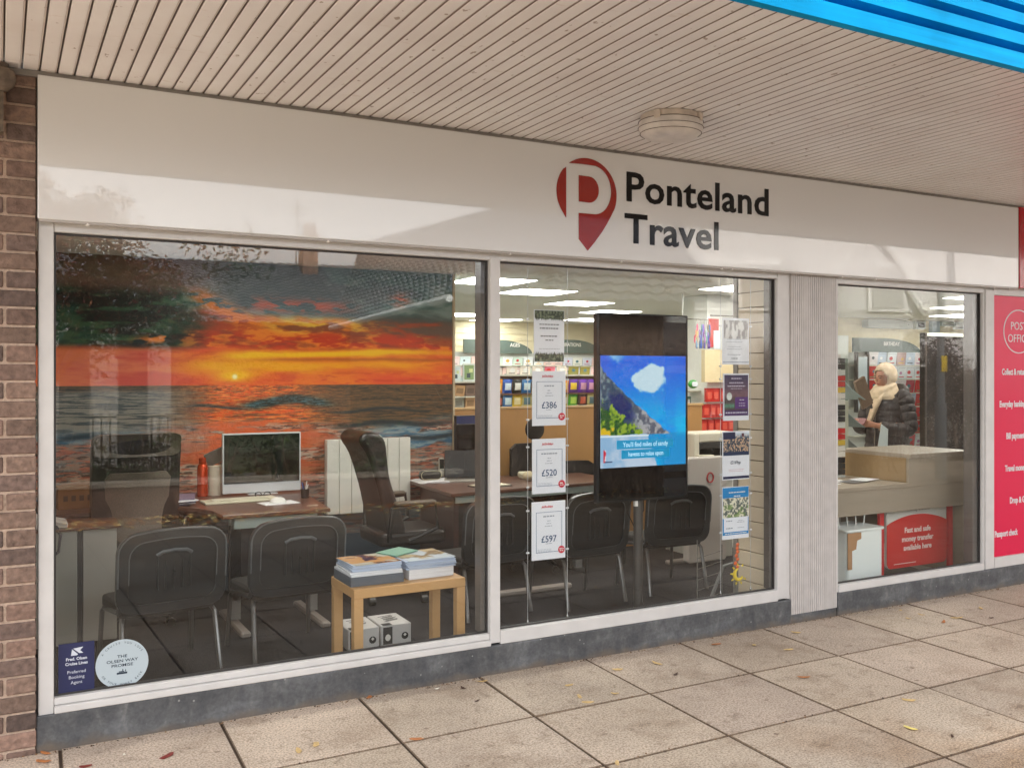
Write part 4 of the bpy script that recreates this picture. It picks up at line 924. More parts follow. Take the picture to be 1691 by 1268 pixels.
for k, (x, lb) in enumerate([(1.79, 'left white copier paper box under the birch table'), (1.985, 'right white copier paper box under the birch table')]):
    t = thing('paper_box', lb, 'box', (x, 0.75, 0.009), R(-2 + 1 * k), 'paper boxes under the birch table')
    B(-0.09, 0.09, 0, 0.27, 0, 0.12).build('carton', mat('white_carton', (206, 202, 200), 0.6, nz=(6, 0.04)), t, bev=0.003)
    mb = MB().box(-0.079, -0.024, -0.0022, -0.0004, 0.012, 0.110).box(-0.079, -0.024, 0.0, 0.05, 0.1204, 0.1212)
    mb.prism([(0.052 + 0.021 * math.cos(q * 0.6283), 0.05 + 0.021 * math.sin(q * 0.6283)) for q in range(10)], -0.0022, -0.0004)
    for q in range(7): mb.obox((0.0 + 0.012 * (q % 2), 0.10 + 0.020 * q, 0.1209), (0.09 - 0.01 * (q % 3), 0.007, 0.0008), rz=0.25)
    mb.build('print', mat('carton_black', (38, 38, 40), 0.6), t)
    mb = MB()
    mb.prism([(-0.051 + 0.017 * math.cos(q * 0.7854), 0.05 + 0.02 * math.sin(q * 0.7854)) for q in range(8)], -0.0028, -0.0024)
    mb.obox((0.052, -0.0026, 0.056), (0.014, 0.0005, 0.014), ry=0.78)
    mb.build('emblem', M_white, t)

# ================================================================ DISPLAY SCREEN
tv = thing('display_screen', 'tall black digital display on a pole showing a tropical beach scene', 'screen', (3.475, 0.40, 0))
mb = MB(); mb.prism(rrect(0.69, 1.165, 0.008, 2, 0, 1.374), -0.012, 0.028); mb.build('casing', mat('display_casing', (30, 32, 36), 0.3), tv, bev=0.003)
B(-0.328, 0.328, -0.0145, -0.0125, 0.806, 1.948).build('front_glass', mat('display_glass', (5, 8, 12), 0.04, spec=0.7), tv)
def beach(X, Z):
    u = (X + 0.328) / 0.656; v = (Z - 1.006) / 0.689
    n1 = fbm(u * 5, v * 5, 101, 5); n2 = fbm(u * 22, v * 22, 111, 6)
    c = mixc(c3(0, 196, 250, X), c3(0, 92, 226, X), sm(0.25, 1.0, v)); c = mixc(c, c3(0, 120, 240, X), 0.5 * sm(0.4, 0.6, n1))
    cloud = sm(0.0, 0.35, 1 - (((u - 0.58) / 0.20) ** 2 + ((v - 0.80) / 0.13) ** 2) + 1.8 * (fbm(u * 9, v * 9, 121, 6) - 0.5)); c = mixc(c, c3(206, 232, 246, X), np.clip(cloud, 0, 1))
    c = mixc(c, c3(190, 228, 244, X), 0.8 * sm(0.55, 0.7, n1) * sm(0.8, 1.0, v) * (1 - sm(0.1, 0.4, u)))
    sea = v < 0.30; c = np.where(sea[..., None], mixc(c3(0, 176, 236, X), c3(10, 150, 220, X), sm(0.4, 0.6, n1)), c)
    ridge = 0.92 - 0.63 * (u / 0.80) ** 0.85 + 0.05 * (n2 - 0.5)
    hill = (v < ridge) & (v > 0.285) & (u < 0.80)
    rock = mixc(c3(52, 74, 100, X), c3(128, 146, 150, X), sm(0.42, 0.6, n2)); rock = mixc(rock, c3(8, 30, 100, X), 0.9 * sm(0.0, 0.5, 1 - (((u - 0.24 - 0.6 * (0.56 - v)) / 0.13) ** 2 + ((v - 0.55) / 0.16) ** 2) + 2.4 * (n2 - 0.5)))
    rock = mixc(rock, mixc(c3(96, 100, 116, X), c3(176, 174, 178, X), sm(0.42, 0.58, n2)), sm(0.30, 0.5, u))
    c = np.where(hill[..., None], rock, c)
    veg = (v < 0.60 - 0.62 * np.maximum(0, u) + 0.5 * (n2 - 0.5) * 0.5) & (v > 0.27) & (u < 0.48)
    gr = mixc(c3(34, 84, 34, X), c3(150, 176, 50, X), sm(0.42, 0.62, n2)); gr = mixc(gr, c3(230, 190, 30, X), sm(0.5, 0.6, fbm(u * 10, v * 10, 131, 3)) * (u < 0.2) * (v < 0.36)); c = np.where(veg[..., None], gr, c)
    sand = (v < 0.285 + 0.01 * n1) & (v > -0.02 + 0.62 * (u - 0.62) * (u > 0.2)) & (u < 0.55 + 0.4 * (0.25 - v))
    sd_ = mixc(c3(196, 214, 236, X), c3(150, 190, 226, X), sm(0.4, 0.6, n1)); c = np.where(sand[..., None], sd_, c)
    c = np.where(((v > 0.27) & (v < 0.286) & (u < 0.55))[..., None], c3(226, 240, 250, X), c)
    fig = (np.abs(u - 0.055) < 0.015) & (v > 0.05) & (v < 0.16); c = np.where(fig[..., None], mixc(c3(214, 40, 70, X), c3(236, 226, 236, X), sm(0.45, 0.55, n2)), c)
    sh = (np.abs(v - 0.052) < 0.004) & (u > 0.06) & (u < 0.14); c = np.where(sh[..., None], c3(60, 80, 120, X), c)
    return c
M_scr = bpy.data.materials.new('lit_screen'); M_scr.use_nodes = True
_t = M_scr.node_tree; _b = _t.nodes['Principled BSDF']; _a = _t.nodes.new('ShaderNodeAttribute'); _a.attribute_name = 'Col'
_b.inputs['Base Color'].default_value = (0.01, 0.01, 0.01, 1); _b.inputs['Roughness'].default_value = 0.06
_t.links.new(_a.outputs['Color'], _b.inputs['Emission Color']); _b.inputs['Emission Strength'].default_value = 0.135
picture('screen_image', -0.322, 0.322, 1.006, 1.695, -0.0175, 170, 180, beach, M_scr, tv, 0.002)
mb = MB().box(-0.205, 0.225, -0.0192, -0.0180, 1.118, 1.172).box(-0.17, 0.195, -0.0192, -0.0180, 1.058, 1.112)
mb.build('caption_bar', mat('caption_blue', (10, 130, 176), 0.3, emit=0.095), tv)
mb = MB(); text(mb, "You'll find miles of sandy", 0.01, 1.131, 0.031, -0.0203, xs=0.80, depth=0.0006); text(mb, "havens to relax upon", 0.012, 1.072, 0.030, -0.0203, xs=0.76, depth=0.0006)
mb.build('caption', mat('caption_white', (190, 226, 240), 0.4, emit=0.11), tv)
MB().tube([(0, 0.05, 0.05), (0, 0.05, 1.3)], 0.031, 16).build('pole', mat('pole_grey', (84, 80, 78), 0.4, 0.5), tv, smooth=True)
MB().lathe([(0.001, 0.009), (0.24, 0.009), (0.24, 0.018), (0.05, 0.03), (0.035, 0.06), (0.001, 0.06)], (0, 0.05, 0), 32).build('base_plate', M_dgrey, tv, smooth=True)
B(-0.1, 0.1, 0.029, 0.045, 1.0, 1.7).build('bracket', M_black, tv)
MB().tube([(-0.06, 0.03, 0.80), (-0.09, 0.04, 0.72), (-0.03, 0.05, 0.62), (0.05, 0.06, 0.72), (0.03, 0.04, 0.82)], 0.004, 6).build('cable', M_black, tv, smooth=True)
B(-0.055, -0.035, 0.0, 0.02, 0.755, 0.795).build('plug', M_white, tv)

# ================================================================ HANGING POSTERS
def wires(name, label, xs_, z0):
    t = thing(name, label, 'cable display')
    mb = MB()
    for x in xs_: mb.tube([(x, 0.085, z0), (x, 0.085, 2.17)], 0.0016, 5)
    mb.build('steel_cable', mat('steel_cable', (206, 206, 210), 0.35, 0.6), t)
    mb = MB()
    for x in xs_: mb.lathe([(0.005, z0 - 0.012), (0.006, z0), (0.003, z0 + 0.012)], (x, 0.085, 0), 8)
    mb.build('anchor', M_chrome, t)
    mb = MB()
    for x in xs_:
        for z in ((1.63, 1.88, 1.33, 1.55, 1.18, 0.96, 0.83, 0.6)): mb.lathe([(0.005, -0.008), (0.005, 0.008)], (x, 0.085, z), 8, 'x')
    mb.build('clips', mat('clear_clip', (214, 214, 218), 0.3), t)
    return t
wires('hanging_cables', 'steel display cables holding the price posters left of the screen', (2.497, 2.748), 0.222)
wires('hanging_cables', 'steel display cables holding the poster column at the right pier', (3.842, 4.083), 0.228)
GREY = (120, 124, 132)
def poster(label, x0, x1, z0, z1, body, pic=None, y=0.078, cat='poster'):
    t = thing('poster', label, cat)
    B(x0, x1, y, y + 0.004, z0, z1).build('sheet', mat('poster_white', (232, 232, 240), 0.45), t)
    if pic: picture('picture', pic[0], pic[1], pic[2], pic[3], y - 0.0022, 70, 70, pic[4], M_vmatte, t, 0.0012)
    body(t, x0, x1, z0, z1, y - 0.0016)
    return t
def lines(mb, rows, cx, y):
    for (z, w_, h) in rows:
        x = cx - w_ / 2
        while x < cx + w_ / 2 - 0.004:
            l = min(rnd.uniform(0.008, 0.02), cx + w_ / 2 - x); mb.box(x, x + l, y, y + 0.0008, z, z + h); x += l + 0.004
def price(pr, head):
    def f(t, x0, x1, z0, z1, y):
        cx = (x0 + x1) / 2; h = z1 - z0
        mb = MB(); a, b, c, d = x0 + 0.026, x1 - 0.022, z0 + 0.040, z1 - 0.058; e = 0.0022
        mb.box(a, b, y, y + 0.0008, d - e, d).box(a, b, y, y + 0.0008, c, c + e).box(a, a + e, y, y + 0.0008, c + e, d - e).box(b - e, b, y, y + 0.0008, c + e, d - e)
        mb.build('border', mat('navy_line', (60, 96, 138), 0.5), t)
        mb = MB(); text(mb, pr, cx, z0 + 0.096, 0.037, y, xs=0.95, off=0.006); mb.build('price', mat('price_navy', (26, 66, 112), 0.5), t)
        mb = MB(); text(mb, 'Jet2holidays', cx - 0.01, z1 - 0.034, 0.0125, y, xs=0.85, off=0.02, shear=0.2); mb.build('logo', mat('logo_pink', (206, 50, 66), 0.5), t)
        mb = MB(); lines(mb, [(d - 0.028, head, 0.007), (d - 0.052, 0.02, 0.004), (d - 0.066, 0.03, 0.003), (d - 0.080, 0.05, 0.003), (z0 + 0.086, 0.04, 0.003)], cx, y); mb.build('small_print', mat('print_grey', (150, 156, 168), 0.6), t)
        mb = MB(); lines(mb, [(c + 0.016, 0.09, 0.002), (c + 0.010, 0.09, 0.002), (c + 0.004, 0.085, 0.002)], cx - 0.025, y); mb.build('footnote', mat('print_pale', (186, 190, 200), 0.6), t)
        cxx, czz = x1 - 0.026, z0 + 0.048
        q = MB().prism([(cxx + 0.021 * math.cos(k * 0.2618), czz + 0.021 * math.sin(k * 0.2618)) for k in range(24)], y - 0.0008, y + 0.0006).build('badge', mat('badge_red', (206, 40, 66), 0.5), t)
        mb = MB(); lines(mb, [(czz + 0.002, 0.026, 0.006), (czz - 0.008, 0.022, 0.005)], cxx, y - 0.0014); mb.build('badge_print', M_white, q)
    return f
def foliage_notice(t, x0, x1, z0, z1, y):
    def leaf(X, Z): n = fbm(X * 160, Z * 90, 9, 4); return mixc(c3(52, 62, 48, X), c3(120, 130, 104, X), sm(0.45, 0.62, n))
    cx = (x0 + x1) / 2
    for (a, b, s_) in ((z1 - 0.045, z1 - 0.003, -1), (z0 + 0.003, z0 + 0.040, 1)):
        picture('garland', x0 + 0.003, x1 - 0.003, a, b, y - 0.0004, 60, 20, leaf, M_vmatte, t, 0.0008)
        mb = MB()
        for k in range(34):
            x = x0 + 0.006 + k * (x1 - x0 - 0.012) / 34; l = rnd.uniform(0.004, 0.02); zb = a if s_ < 0 else b
            mb.add([(x, y - 0.0003, zb), (x + 0.007, y - 0.0003, zb), (x + 0.0035 + rnd.uniform(-.003, .003), y - 0.0003, zb + s_ * l)], [(0, 1, 2)])
        mb.build('sprigs', mat('garland_green', (66, 76, 60), 0.6), t)
    mb = MB(); lines(mb, [(z0 + 0.205, 0.125, 0.006), (z0 + 0.183, 0.12, 0.007), (z0 + 0.14, 0.11, 0.007), (z0 + 0.118, 0.05, 0.006), (z0 + 0.072, 0.13, 0.002)], cx, y); mb.build('small_print', mat('print_grey2', (120, 120, 128), 0.6), t)
poster('white notice with dark foliage bands hanging above the price posters', 2.533, 2.724, 1.648, 1.936, foliage_notice)
poster('uppermost of the three hanging price posters', 2.522, 2.733, 1.296, 1.598, price('£386', 0.06))
poster('middle one of the three hanging price posters', 2.522, 2.733, 0.921, 1.223, price('£520', 0.10))
poster('lowest of the three hanging price posters', 2.519, 2.731, 0.555, 0.876, price('£597', 0.07))
def arch(X, Z): n = fbm(X * 60, Z * 24, 3, 5); return mixc(c3(150, 144, 144, X), c3(222, 218, 218, X), sm(0.4, 0.6, n + 0.2 * np.sin((X - 3.87) * 110) * 0.6))
def b1(t, x0, x1, z0, z1, y):
    mb = MB(); lines(mb, [(z0 + 0.155, 0.12, 0.003), (z0 + 0.14, 0.13, 0.003), (z0 + 0.11, 0.1, 0.003), (z0 + 0.095, 0.12, 0.003), (z0 + 0.06, 0.11, 0.004), (z0 + 0.035, 0.05, 0.007)], (x0 + x1) / 2 - 0.01, y); mb.build('small_print', mat('print_grey'), t)
    B(x0 + 0.004, x1 - 0.004, y, y + 0.0008, z0 + 0.014, z0 + 0.017).build('rule', mat('navy_line'), t)
poster('pale poster with a grey arcade picture, topmost of the right column', 3.850, 4.065, 1.640, 1.930, b1, (3.86, 4.055, 1.80, 1.915, arch))
def airport(X, Z):
    u = (X - 3.86) / 0.2; v = (Z - 1.325) / 0.255; n = fbm(u * 9, v * 9, 13, 5)
    c = mixc(c3(120, 84, 96, X), c3(60, 50, 86, X), sm(0.45, 0.95, v)); c = mixc(c, c3(74, 58, 60, X), sm(0.5, 0.35, v)); c = mixc(c, c3(86, 140, 116, X), (sm(0.3, 0.0, np.abs(v - 0.23) * 3) * (u < 0.42)))
    c = mixc(c, c3(210, 214, 210, X), sm(0.2, 0.0, ((u - 0.22) / 0.11) ** 2 + ((v - 0.46) / 0.10) ** 2 - 0.8)); c = np.where(((u > 0.45) & (v > 0.16) & (v < 0.44))[..., None], c3(88, 44, 120, X), c)
    c = np.where((v < 0.12)[..., None], c3(70, 40, 96, X), c); return np.clip(c * (0.85 + 0.3 * n[..., None]), 0, 255)
def b2(t, x0, x1, z0, z1, y):
    mb = MB(); cx = (x0 + x1) / 2; y = y - 0.001
    lines(mb, [(z1 - 0.035, 0.08, 0.007), (z1 - 0.062, 0.11, 0.007), (z1 - 0.082, 0.14, 0.007), (z1 - 0.096, 0.09, 0.003), (z0 + 0.045, 0.17, 0.008)], cx, y); lines(mb, [(z0 + 0.125, 0.04, 0.006), (z0 + 0.105, 0.05, 0.004), (z0 + 0.09, 0.05, 0.004)], cx + 0.045, y); mb.build('small_print', mat('print_lilac', (196, 188, 206), 0.6), t)
poster('purple and dusky flight poster, second in the right column', 3.858, 4.063, 1.292, 1.585, b2, (3.866, 4.055, 1.322, 1.576, airport))
def resort(X, Z):
    n = fbm(X * 130, Z * 110, 19, 5); c = mixc(c3(44, 60, 80, X), c3(206, 170, 140, X), sm(0.45, 0.6, n)); v = (Z - 1.075) / 0.14
    c = mixc(c, c3(206, 214, 226, X), sm(0.7, 1.0, v)); return np.where((v < 0.16)[..., None], c3(30, 48, 84, X), c)
def b3(t, x0, x1, z0, z1, y):
    cx = (x0 + x1) / 2
    mb = MB().box(x0 + 0.004, x0 + 0.1, y - 0.0012, y, z1 - 0.05, z1 - 0.006).box(x0 + 0.004, x1 - 0.004, y, y + 0.0008, z0 + 0.006, z0 + 0.022); mb.build('navy_block', mat('navy_vinyl'), t)
    mb = MB(); text(mb, '£2169pp', cx - 0.005, z0 + 0.098, 0.021, y, xs=0.8, off=0.005); mb.build('price', mat('price_dark', (60, 62, 84), 0.5), t)
    mb = MB(); lines(mb, [(z0 + 0.062, 0.12, 0.002), (z0 + 0.052, 0.12, 0.002)], cx, y); mb.build('small_print', mat('print_pink', (206, 150, 160), 0.6), t)
    mb = MB().box(x1 - 0.066, x1 - 0.046, y - 0.0012, y, z1 - 0.036, z1 - 0.014); mb.build('logo', mat('maroon_print', (90, 40, 56), 0.6), t)
poster('white and navy poster priced 2169 pounds, third in the right column', 3.852, 4.068, 0.924, 1.226, b3, (3.857, 4.063, 1.075, 1.215, resort))
def town(X, Z): n = fbm(X * 90, Z * 70, 29, 5); c = mixc(c3(88, 96, 92, X), c3(226, 218, 196, X), sm(0.44, 0.56, n)); return mixc(c, c3(96, 128, 60, X), 0.7 * sm(0.52, 0.6, fbm(X * 40, Z * 40, 33, 4)) * (Z < 0.77))
def b4(t, x0, x1, z0, z1, y):
    mb = MB().box(x0 + 0.003, x1 - 0.003, y, y + 0.0008, z1 - 0.068, z1 - 0.004).box(x0 + 0.003, x1 - 0.003, y, y + 0.0008, z0 + 0.026, z0 + 0.044).box(x0 + 0.003, x0 + 0.012, y, y + 0.0008, z0 + 0.0445, z0 + 0.13).box(x1 - 0.008, x1 - 0.003, y, y + 0.0008, z0 + 0.0445, z0 + 0.13)
    mb.build('blue_block', mat('poster_blue', (20, 130, 196), 0.5), t)
    mb = MB(); cx = (x0 + x1) / 2; lines(mb, [(z0 + 0.11, 0.05, 0.006), (z0 + 0.064, 0.05, 0.007)], cx - 0.05, y); lines(mb, [(z0 + 0.11, 0.04, 0.003), (z0 + 0.1, 0.06, 0.003), (z0 + 0.066, 0.05, 0.003)], cx + 0.04, y); mb.build('small_print', mat('print_grey'), t)
    mb = MB(); lines(mb, [(z1 - 0.038, 0.13, 0.006), (z1 - 0.062, 0.05, 0.007)], cx + 0.01, y - 0.0009); lines(mb, [(z0 + 0.032, 0.17, 0.005)], cx, y - 0.0009); mb.build('heading', M_white, t)
poster('bright blue town holiday poster at the bottom of the right column', 3.850, 4.062, 0.556, 0.880, b4, (3.855, 4.057, 0.69, 0.811, town))
# sun ornament on the glass
t = thing('sun_ornament', 'orange lettered hanging ornament with a yellow smiling sun at the pier foot', 'ornament')
mb = MB().col((216, 96, 40))
for k in range(7): mb.ball((3.955 + 0.008 * math.sin(k * 2.1), 0.07, 0.52 - k * 0.023), 0.013, 8, 6, (1.0, 0.4, 1.0)) if k % 2 else mb.ball((3.965, 0.07, 0.52 - k * 0.023), 0.012, 8, 6, (1.2, 0.4, 0.9))
mb.col((226, 196, 50))
mb.tube([(3.975 + 0.034 * math.cos(R(100 + 230 * k / 12)), 0.07, 0.335 + 0.034 * math.sin(R(100 + 230 * k / 12))) for k in range(13)], [0.004, 0.007, 0.009, 0.011, 0.012, 0.012, 0.012, 0.012, 0.012, 0.011, 0.009, 0.007, 0.004], 8)
for k in range(8): a = R(60 + 38 * k); mb.tube([(3.975 + 0.052 * math.cos(a), 0.07, 0.335 + 0.052 * math.sin(a)), (3.975 + 0.068 * math.cos(a), 0.07, 0.335 + 0.068 * math.sin(a))], [0.007, 0.003], 6)
mb.build('figure', mat('ornament_paint', vcol=True, rough=0.4), t, smooth=True)
MB().tube([(3.965, 0.07, 0.26), (3.965, 0.07, 0.20)], 0.0012, 4).build('string', M_chrome, t)
# slatwall pier between the windows
sp = thing('slatwall_pier', 'cream slatwall pier on the right of the middle window', 'pier')
B(4.262, 4.73, 0.075, 0.42, 0.009, 2.398).build('core', mat('groove_brown', (120, 98, 74), 0.6), sp)
mb = MB(); z = 0.02
M_slu = mat('beige_slats', (214, 196, 172), 0.5, nz=(8, 0.04)); M_sll = mat('tan_slats', (196, 170, 136), 0.5, nz=(8, 0.05))
while z < 2.38:
    mb.box(4.245, 4.2615, 0.115, 0.40, z, min(z + 0.094, 2.39)); z += 0.1
mb.build('slats', M_slu, sp, bev=0.002)
B(4.236, 4.2605, 0.401, 0.44, 0.01, 2.395).build('end_trim', mat('grey_trim'), sp)
# ================================================================ SHOP FITTINGS SEEN THROUGH THE MIDDLE WINDOW
CARDC = [(226, 232, 236), (206, 226, 230), (236, 226, 218), (240, 214, 214), (196, 216, 206), (232, 232, 224), (214, 220, 236), (238, 206, 200)]
REDC = [(206, 44, 44), (236, 232, 230), (230, 228, 232), (190, 160, 156), (236, 230, 232), (230, 236, 238), (196, 210, 228), (216, 222, 226), (190, 60, 76), (236, 226, 228)]
def card_mesh(c, w_, h_, k):
    r = random.Random(k * 13 + 5)
    mb = MB().col(c); mb.box(-w_ / 2, w_ / 2, 0, 0.012, 0, h_)
    acc = [(90, 130, 140), (200, 70, 90), (120, 150, 110), (220, 180, 90), (70, 80, 90), (180, 120, 160), (240, 240, 240), (200, 50, 50)]
    mb.col(acc[k % 8]); cx, cz = r.uniform(-.02, .02), h_ * r.uniform(.45, .6); rr = r.uniform(.018, .035)
    mb.prism([(cx + rr * math.cos(q * 0.7), cz + rr * 0.8 * math.sin(q * 0.7)) for q in range(9)], -0.0015, 0.0005)
    mb.col(acc[(k * 3 + 2) % 8]); mb.box(-w_ * 0.3, w_ * 0.3, -0.0015, 0.0005, h_ * 0.12, h_ * 0.2)
    mb.col(tuple(v * 0.8 for v in c)); mb.box(-w_ * 0.42, w_ * 0.42, -0.001, 0.0005, h_ * 0.86, h_ * 0.9)
    return mb
def card_rack(cols, x0, dx, zs, y, w_, h_, palette, label, group, seed):
    r = random.Random(seed); var = []
    for k, c in enumerate(palette):
        o = card_mesh(c, w_, h_, k + seed).build('greeting_card', M_vmatte); o.location = (0, 0, 0); tag(o, label, 'card', group); var.append(o)
    used = [False] * len(var)
    for z in zs:
        for i in range(cols):
            k = r.randrange(len(var)); o = var[k] if not used[k] else var[k].copy()
            if used[k]: COL.objects.link(o)
            used[k] = True
            o.location = (x0 + i * dx + r.uniform(-.008, .008), y + r.uniform(0, .015), z); o.rotation_euler = (R(8), 0, R(r.uniform(-2, 2)))
    for k, o in enumerate(var):
        if not used[k]: bpy.data.objects.remove(o)
M_hdr = mat('grey_green_header', (78, 96, 90), 0.6); M_ledge = mat('pale_shelf', (206, 204, 190), 0.5)
def rack_unit(name, label, x0, x1, y, z0, z1, hx0, hx1, hz0, hz1, word, wx, rows, side='right'):
    t = thing(name, label, 'shelf unit')
    B(x0, x1, y + 0.05, y + 0.08, z0, z1).build('back_panel', mat('rack_back', (196, 200, 194), 0.7), t)
    for z in rows: B(x0, x1, y - 0.05, y + 0.049, z - 0.014, z - 0.002).build('ledge', M_ledge, t)
    n = 14; ar = [(hx0, hz0), (hx1, hz0)]
    ar += [(hx1 - (hx1 - hx0) * 0.55 * (1 - math.cos(R(90 * k / n))), hz0 + (hz1 - hz0) * math.sin(R(90 * k / n))) for k in range(1, n + 1)] + [(hx0, hz1)]
    MB().prism(ar, y - 0.02, y + 0.01).build('header', M_hdr, t)
    mb = MB(); text(mb, word, wx, hz0 + 0.10 * (hz1 - hz0) / 0.2 , 0.055 * (hz1 - hz0) / 0.2, y - 0.0215, xs=0.9, off=0.01, depth=0.001); mb.build('lettering', M_white, t)
    return t
rack_unit('card_rack', 'greeting card rack with grey green arch reading AGES on the far wall', 5.75, 7.30, 8.85, 1.0, 1.92, 6.0, 7.16, 1.90, 2.11, 'AGES', 6.86, (1.24, 1.40, 1.56, 1.72))
rack_unit('card_rack', 'greeting card rack with an arch ending in ATIONS on the far wall', 7.34, 9.0, 8.85, 1.0, 1.92, 7.45, 8.42, 1.92, 2.13, 'CELEBRATIONS', 7.80, (1.24, 1.40, 1.56, 1.72))
rack_unit('card_rack', 'greeting card rack right of the display screen on the far wall', 9.3, 10.90, 8.85, 0.9, 2.0, 9.4, 10.9, 1.98, 2.20, 'OCCASIONS', 10.4, (1.1, 1.27, 1.44, 1.61, 1.78))
card_rack(18, 5.85, 0.178, (1.24, 1.40, 1.56, 1.72), 8.84, 0.165, 0.125, CARDC, 'small pale greeting card in the racks on the far wall', 'greeting cards on the far wall', 3)
card_rack(8, 9.45, 0.19, (1.1, 1.27, 1.44, 1.61, 1.78), 8.84, 0.17, 0.13, [(206, 220, 214), (226, 230, 226), (170, 206, 196), (150, 190, 184), (214, 214, 220)], 'pale green greeting card in the rack right of the display screen', 'greeting cards right of the display', 8)
# snack stand
t = thing('snack_stand', 'shelf stand holding rows of coloured snack bags above the timber screen', 'shelf unit')
B(4.70, 6.55, 5.30, 5.34, 0.009, 1.56).build('back_panel', mat('dark_back', (150, 120, 92), 0.7), t)
for z in (1.20, 1.365): B(4.70, 6.55, 5.10, 5.299, z - 0.014, z - 0.002).build('shelf', mat('shelf_brown', (110, 78, 54), 0.5), t)
B(4.70, 6.55, 5.14, 5.35, 1.562, 1.575).build('top', M_ledge, t)
SN = [((30, 90, 190), (210, 226, 240)), ((36, 40, 34), (226, 226, 220)), ((40, 110, 170), (196, 214, 220)), ((214, 178, 30), (226, 210, 160)), ((94, 46, 150), (236, 200, 60)), ((104, 50, 160), (206, 150, 180)), ((70, 170, 50), (180, 220, 90)), ((60, 36, 30), (200, 90, 60)), ((220, 140, 30), (240, 200, 90)), ((190, 180, 120), (90, 120, 130))]
def pillow(c1, c2, w_=0.124, h_=0.158, th=0.06):
    mb = MB(); nx_, nz_ = 7, 9; vs = []; 
    for s_ in (-1, 1):
        for i in range(nz_):
            for j in range(nx_):
                u, v = j / (nx_ - 1), i / (nz_ - 1); b = (math.sin(math.pi * u) ** 0.6) * (math.sin(math.pi * v) ** 0.5)
                vs.append(((u - .5) * w_ * (0.94 + 0.06 * abs(2 * v - 1)), s_ * b * th / 2, v * h_))
    m_ = nx_ * nz_; k0 = len(mb.v)
    for i in range(nz_ - 1):
        for j in range(nx_ - 1):
            a = i * nx_ + j; inside = 1 < i < nz_ - 3 and 0 < j < nx_ - 2
            for off in (0, m_):
                mb.f.append((a + off, a + 1 + off, a + nx_ + 1 + off, a + nx_ + off)); mb.fc.append(lin(c2 if inside else c1))
    mb.v = vs; return mb
bags = []
for k, (c1, c2) in enumerate(SN):
    o = pillow(c1, c2).build('snack_bag', mat('foil_bag', vcol=True, rough=0.3, spec=0.6, bump=(60, 0.3)), smooth=True); bags.append(o)
names = ['blue and white', 'black', 'pale blue', 'yellow', 'purple and yellow', 'purple and pink', 'lime green', 'dark brown', 'orange', 'cream and teal']
used = set()
order = {0: [8, 0, 1, 2, 3, 9, 8, 8, 4, 5, 5, 9], 1: [7, 2, 3, 9, 9, 3, 2, 3, 6, 7, 9, 6]}
for row, z in ((0, 1.366), (1, 1.201)):
    for i in range(15):
        k = order[row][i % 12]; x = 4.78 + i * 0.122
        o = bags[k] if k not in used else bags[k].copy()
        if k in used: COL.objects.link(o)
        used.add(k); o.location = (x, 5.17 + rnd.uniform(-.01, .01), z); o.rotation_euler = (R(6), 0, R(rnd.uniform(-8, 8)))
        tag(o, '%s snack bag on the %s row of the stand' % (names[k], 'upper' if row == 0 else 'lower'), 'snack bag', 'snack bags on the stand')
for k, o in enumerate(bags):
    if k not in used: bpy.data.objects.remove(o)
card_rack(10, 4.98, 0.16, (1.577,), 5.2, 0.13, 0.09, [(240, 206, 206), (236, 226, 214), (226, 120, 140), (150, 140, 60), (232, 232, 226)], 'small pink or cream card standing on top of the snack stand', 'cards on the snack stand', 21)
# book shelf bits between mural and mullion
t = thing('book_stand', 'stand of brown and grey books between the mural edge and the mullion', 'shelf unit')
B(4.10, 4.69, 5.30, 5.34, 0.009, 1.50).build('back_panel', mat('book_back', (150, 130, 112), 0.7), t)
for z in (1.205, 1.34, 1.50): B(4.10, 4.69, 5.12, 5.299, z - 0.014, z - 0.002).build('shelf', M_ledge, t)
for row, z in enumerate((1.206, 1.341)):
    for i in range(4):
        c = [(170, 130, 100), (150, 150, 138), (190, 150, 110), (120, 100, 90)][(i + row) % 4]
        o = MB().col(c).box(-0.06, 0.06, 0, 0.02, 0, 0.12).col(tuple(v * 0.75 for v in c)).box(-0.04, 0.04, -0.002, 0.001, 0.03, 0.09).build('book', M_vmatte)
        o.location = (4.19 + i * 0.135, 5.19, z); o.rotation_euler = (R(10), R(rnd.uniform(-8, 8)), 0); tag(o, 'muted brown or grey book cover on the stand beside the mural edge', 'book', 'books beside the mural edge')
for i, (x, w_, h_, c, lb) in enumerate([(4.30, 0.10, 0.17, (206, 220, 226), 'pale numbered card on top of the book stand'), (4.45, 0.14, 0.20, (130, 160, 110), 'framed green picture on top of the book stand'), (4.60, 0.09, 0.09, (196, 214, 206), 'small glassy box on top of the book stand')]):
    t = thing('picture_frame' if i < 2 else 'gift_box', lb, 'picture' if i < 2 else 'box', (x, 5.2, 1.501))
    B(-w_ / 2, w_ / 2, 0, 0.015, 0, h_).build('border', mat('pale_border', (214, 222, 220), 0.5), t)
    MB().col(c).box(-w_ * 0.4, w_ * 0.4, -0.003, -0.0005, h_ * 0.1, h_ * 0.9).col((60, 80, 90)).box(-w_ * 0.2, w_ * 0.1, -0.005, -0.003, h_ * 0.2, h_ * 0.45).col((210, 220, 160)).box(0, w_ * 0.3, -0.005, -0.003, h_ * 0.5, h_ * 0.7).build('print', M_vmatte, t)
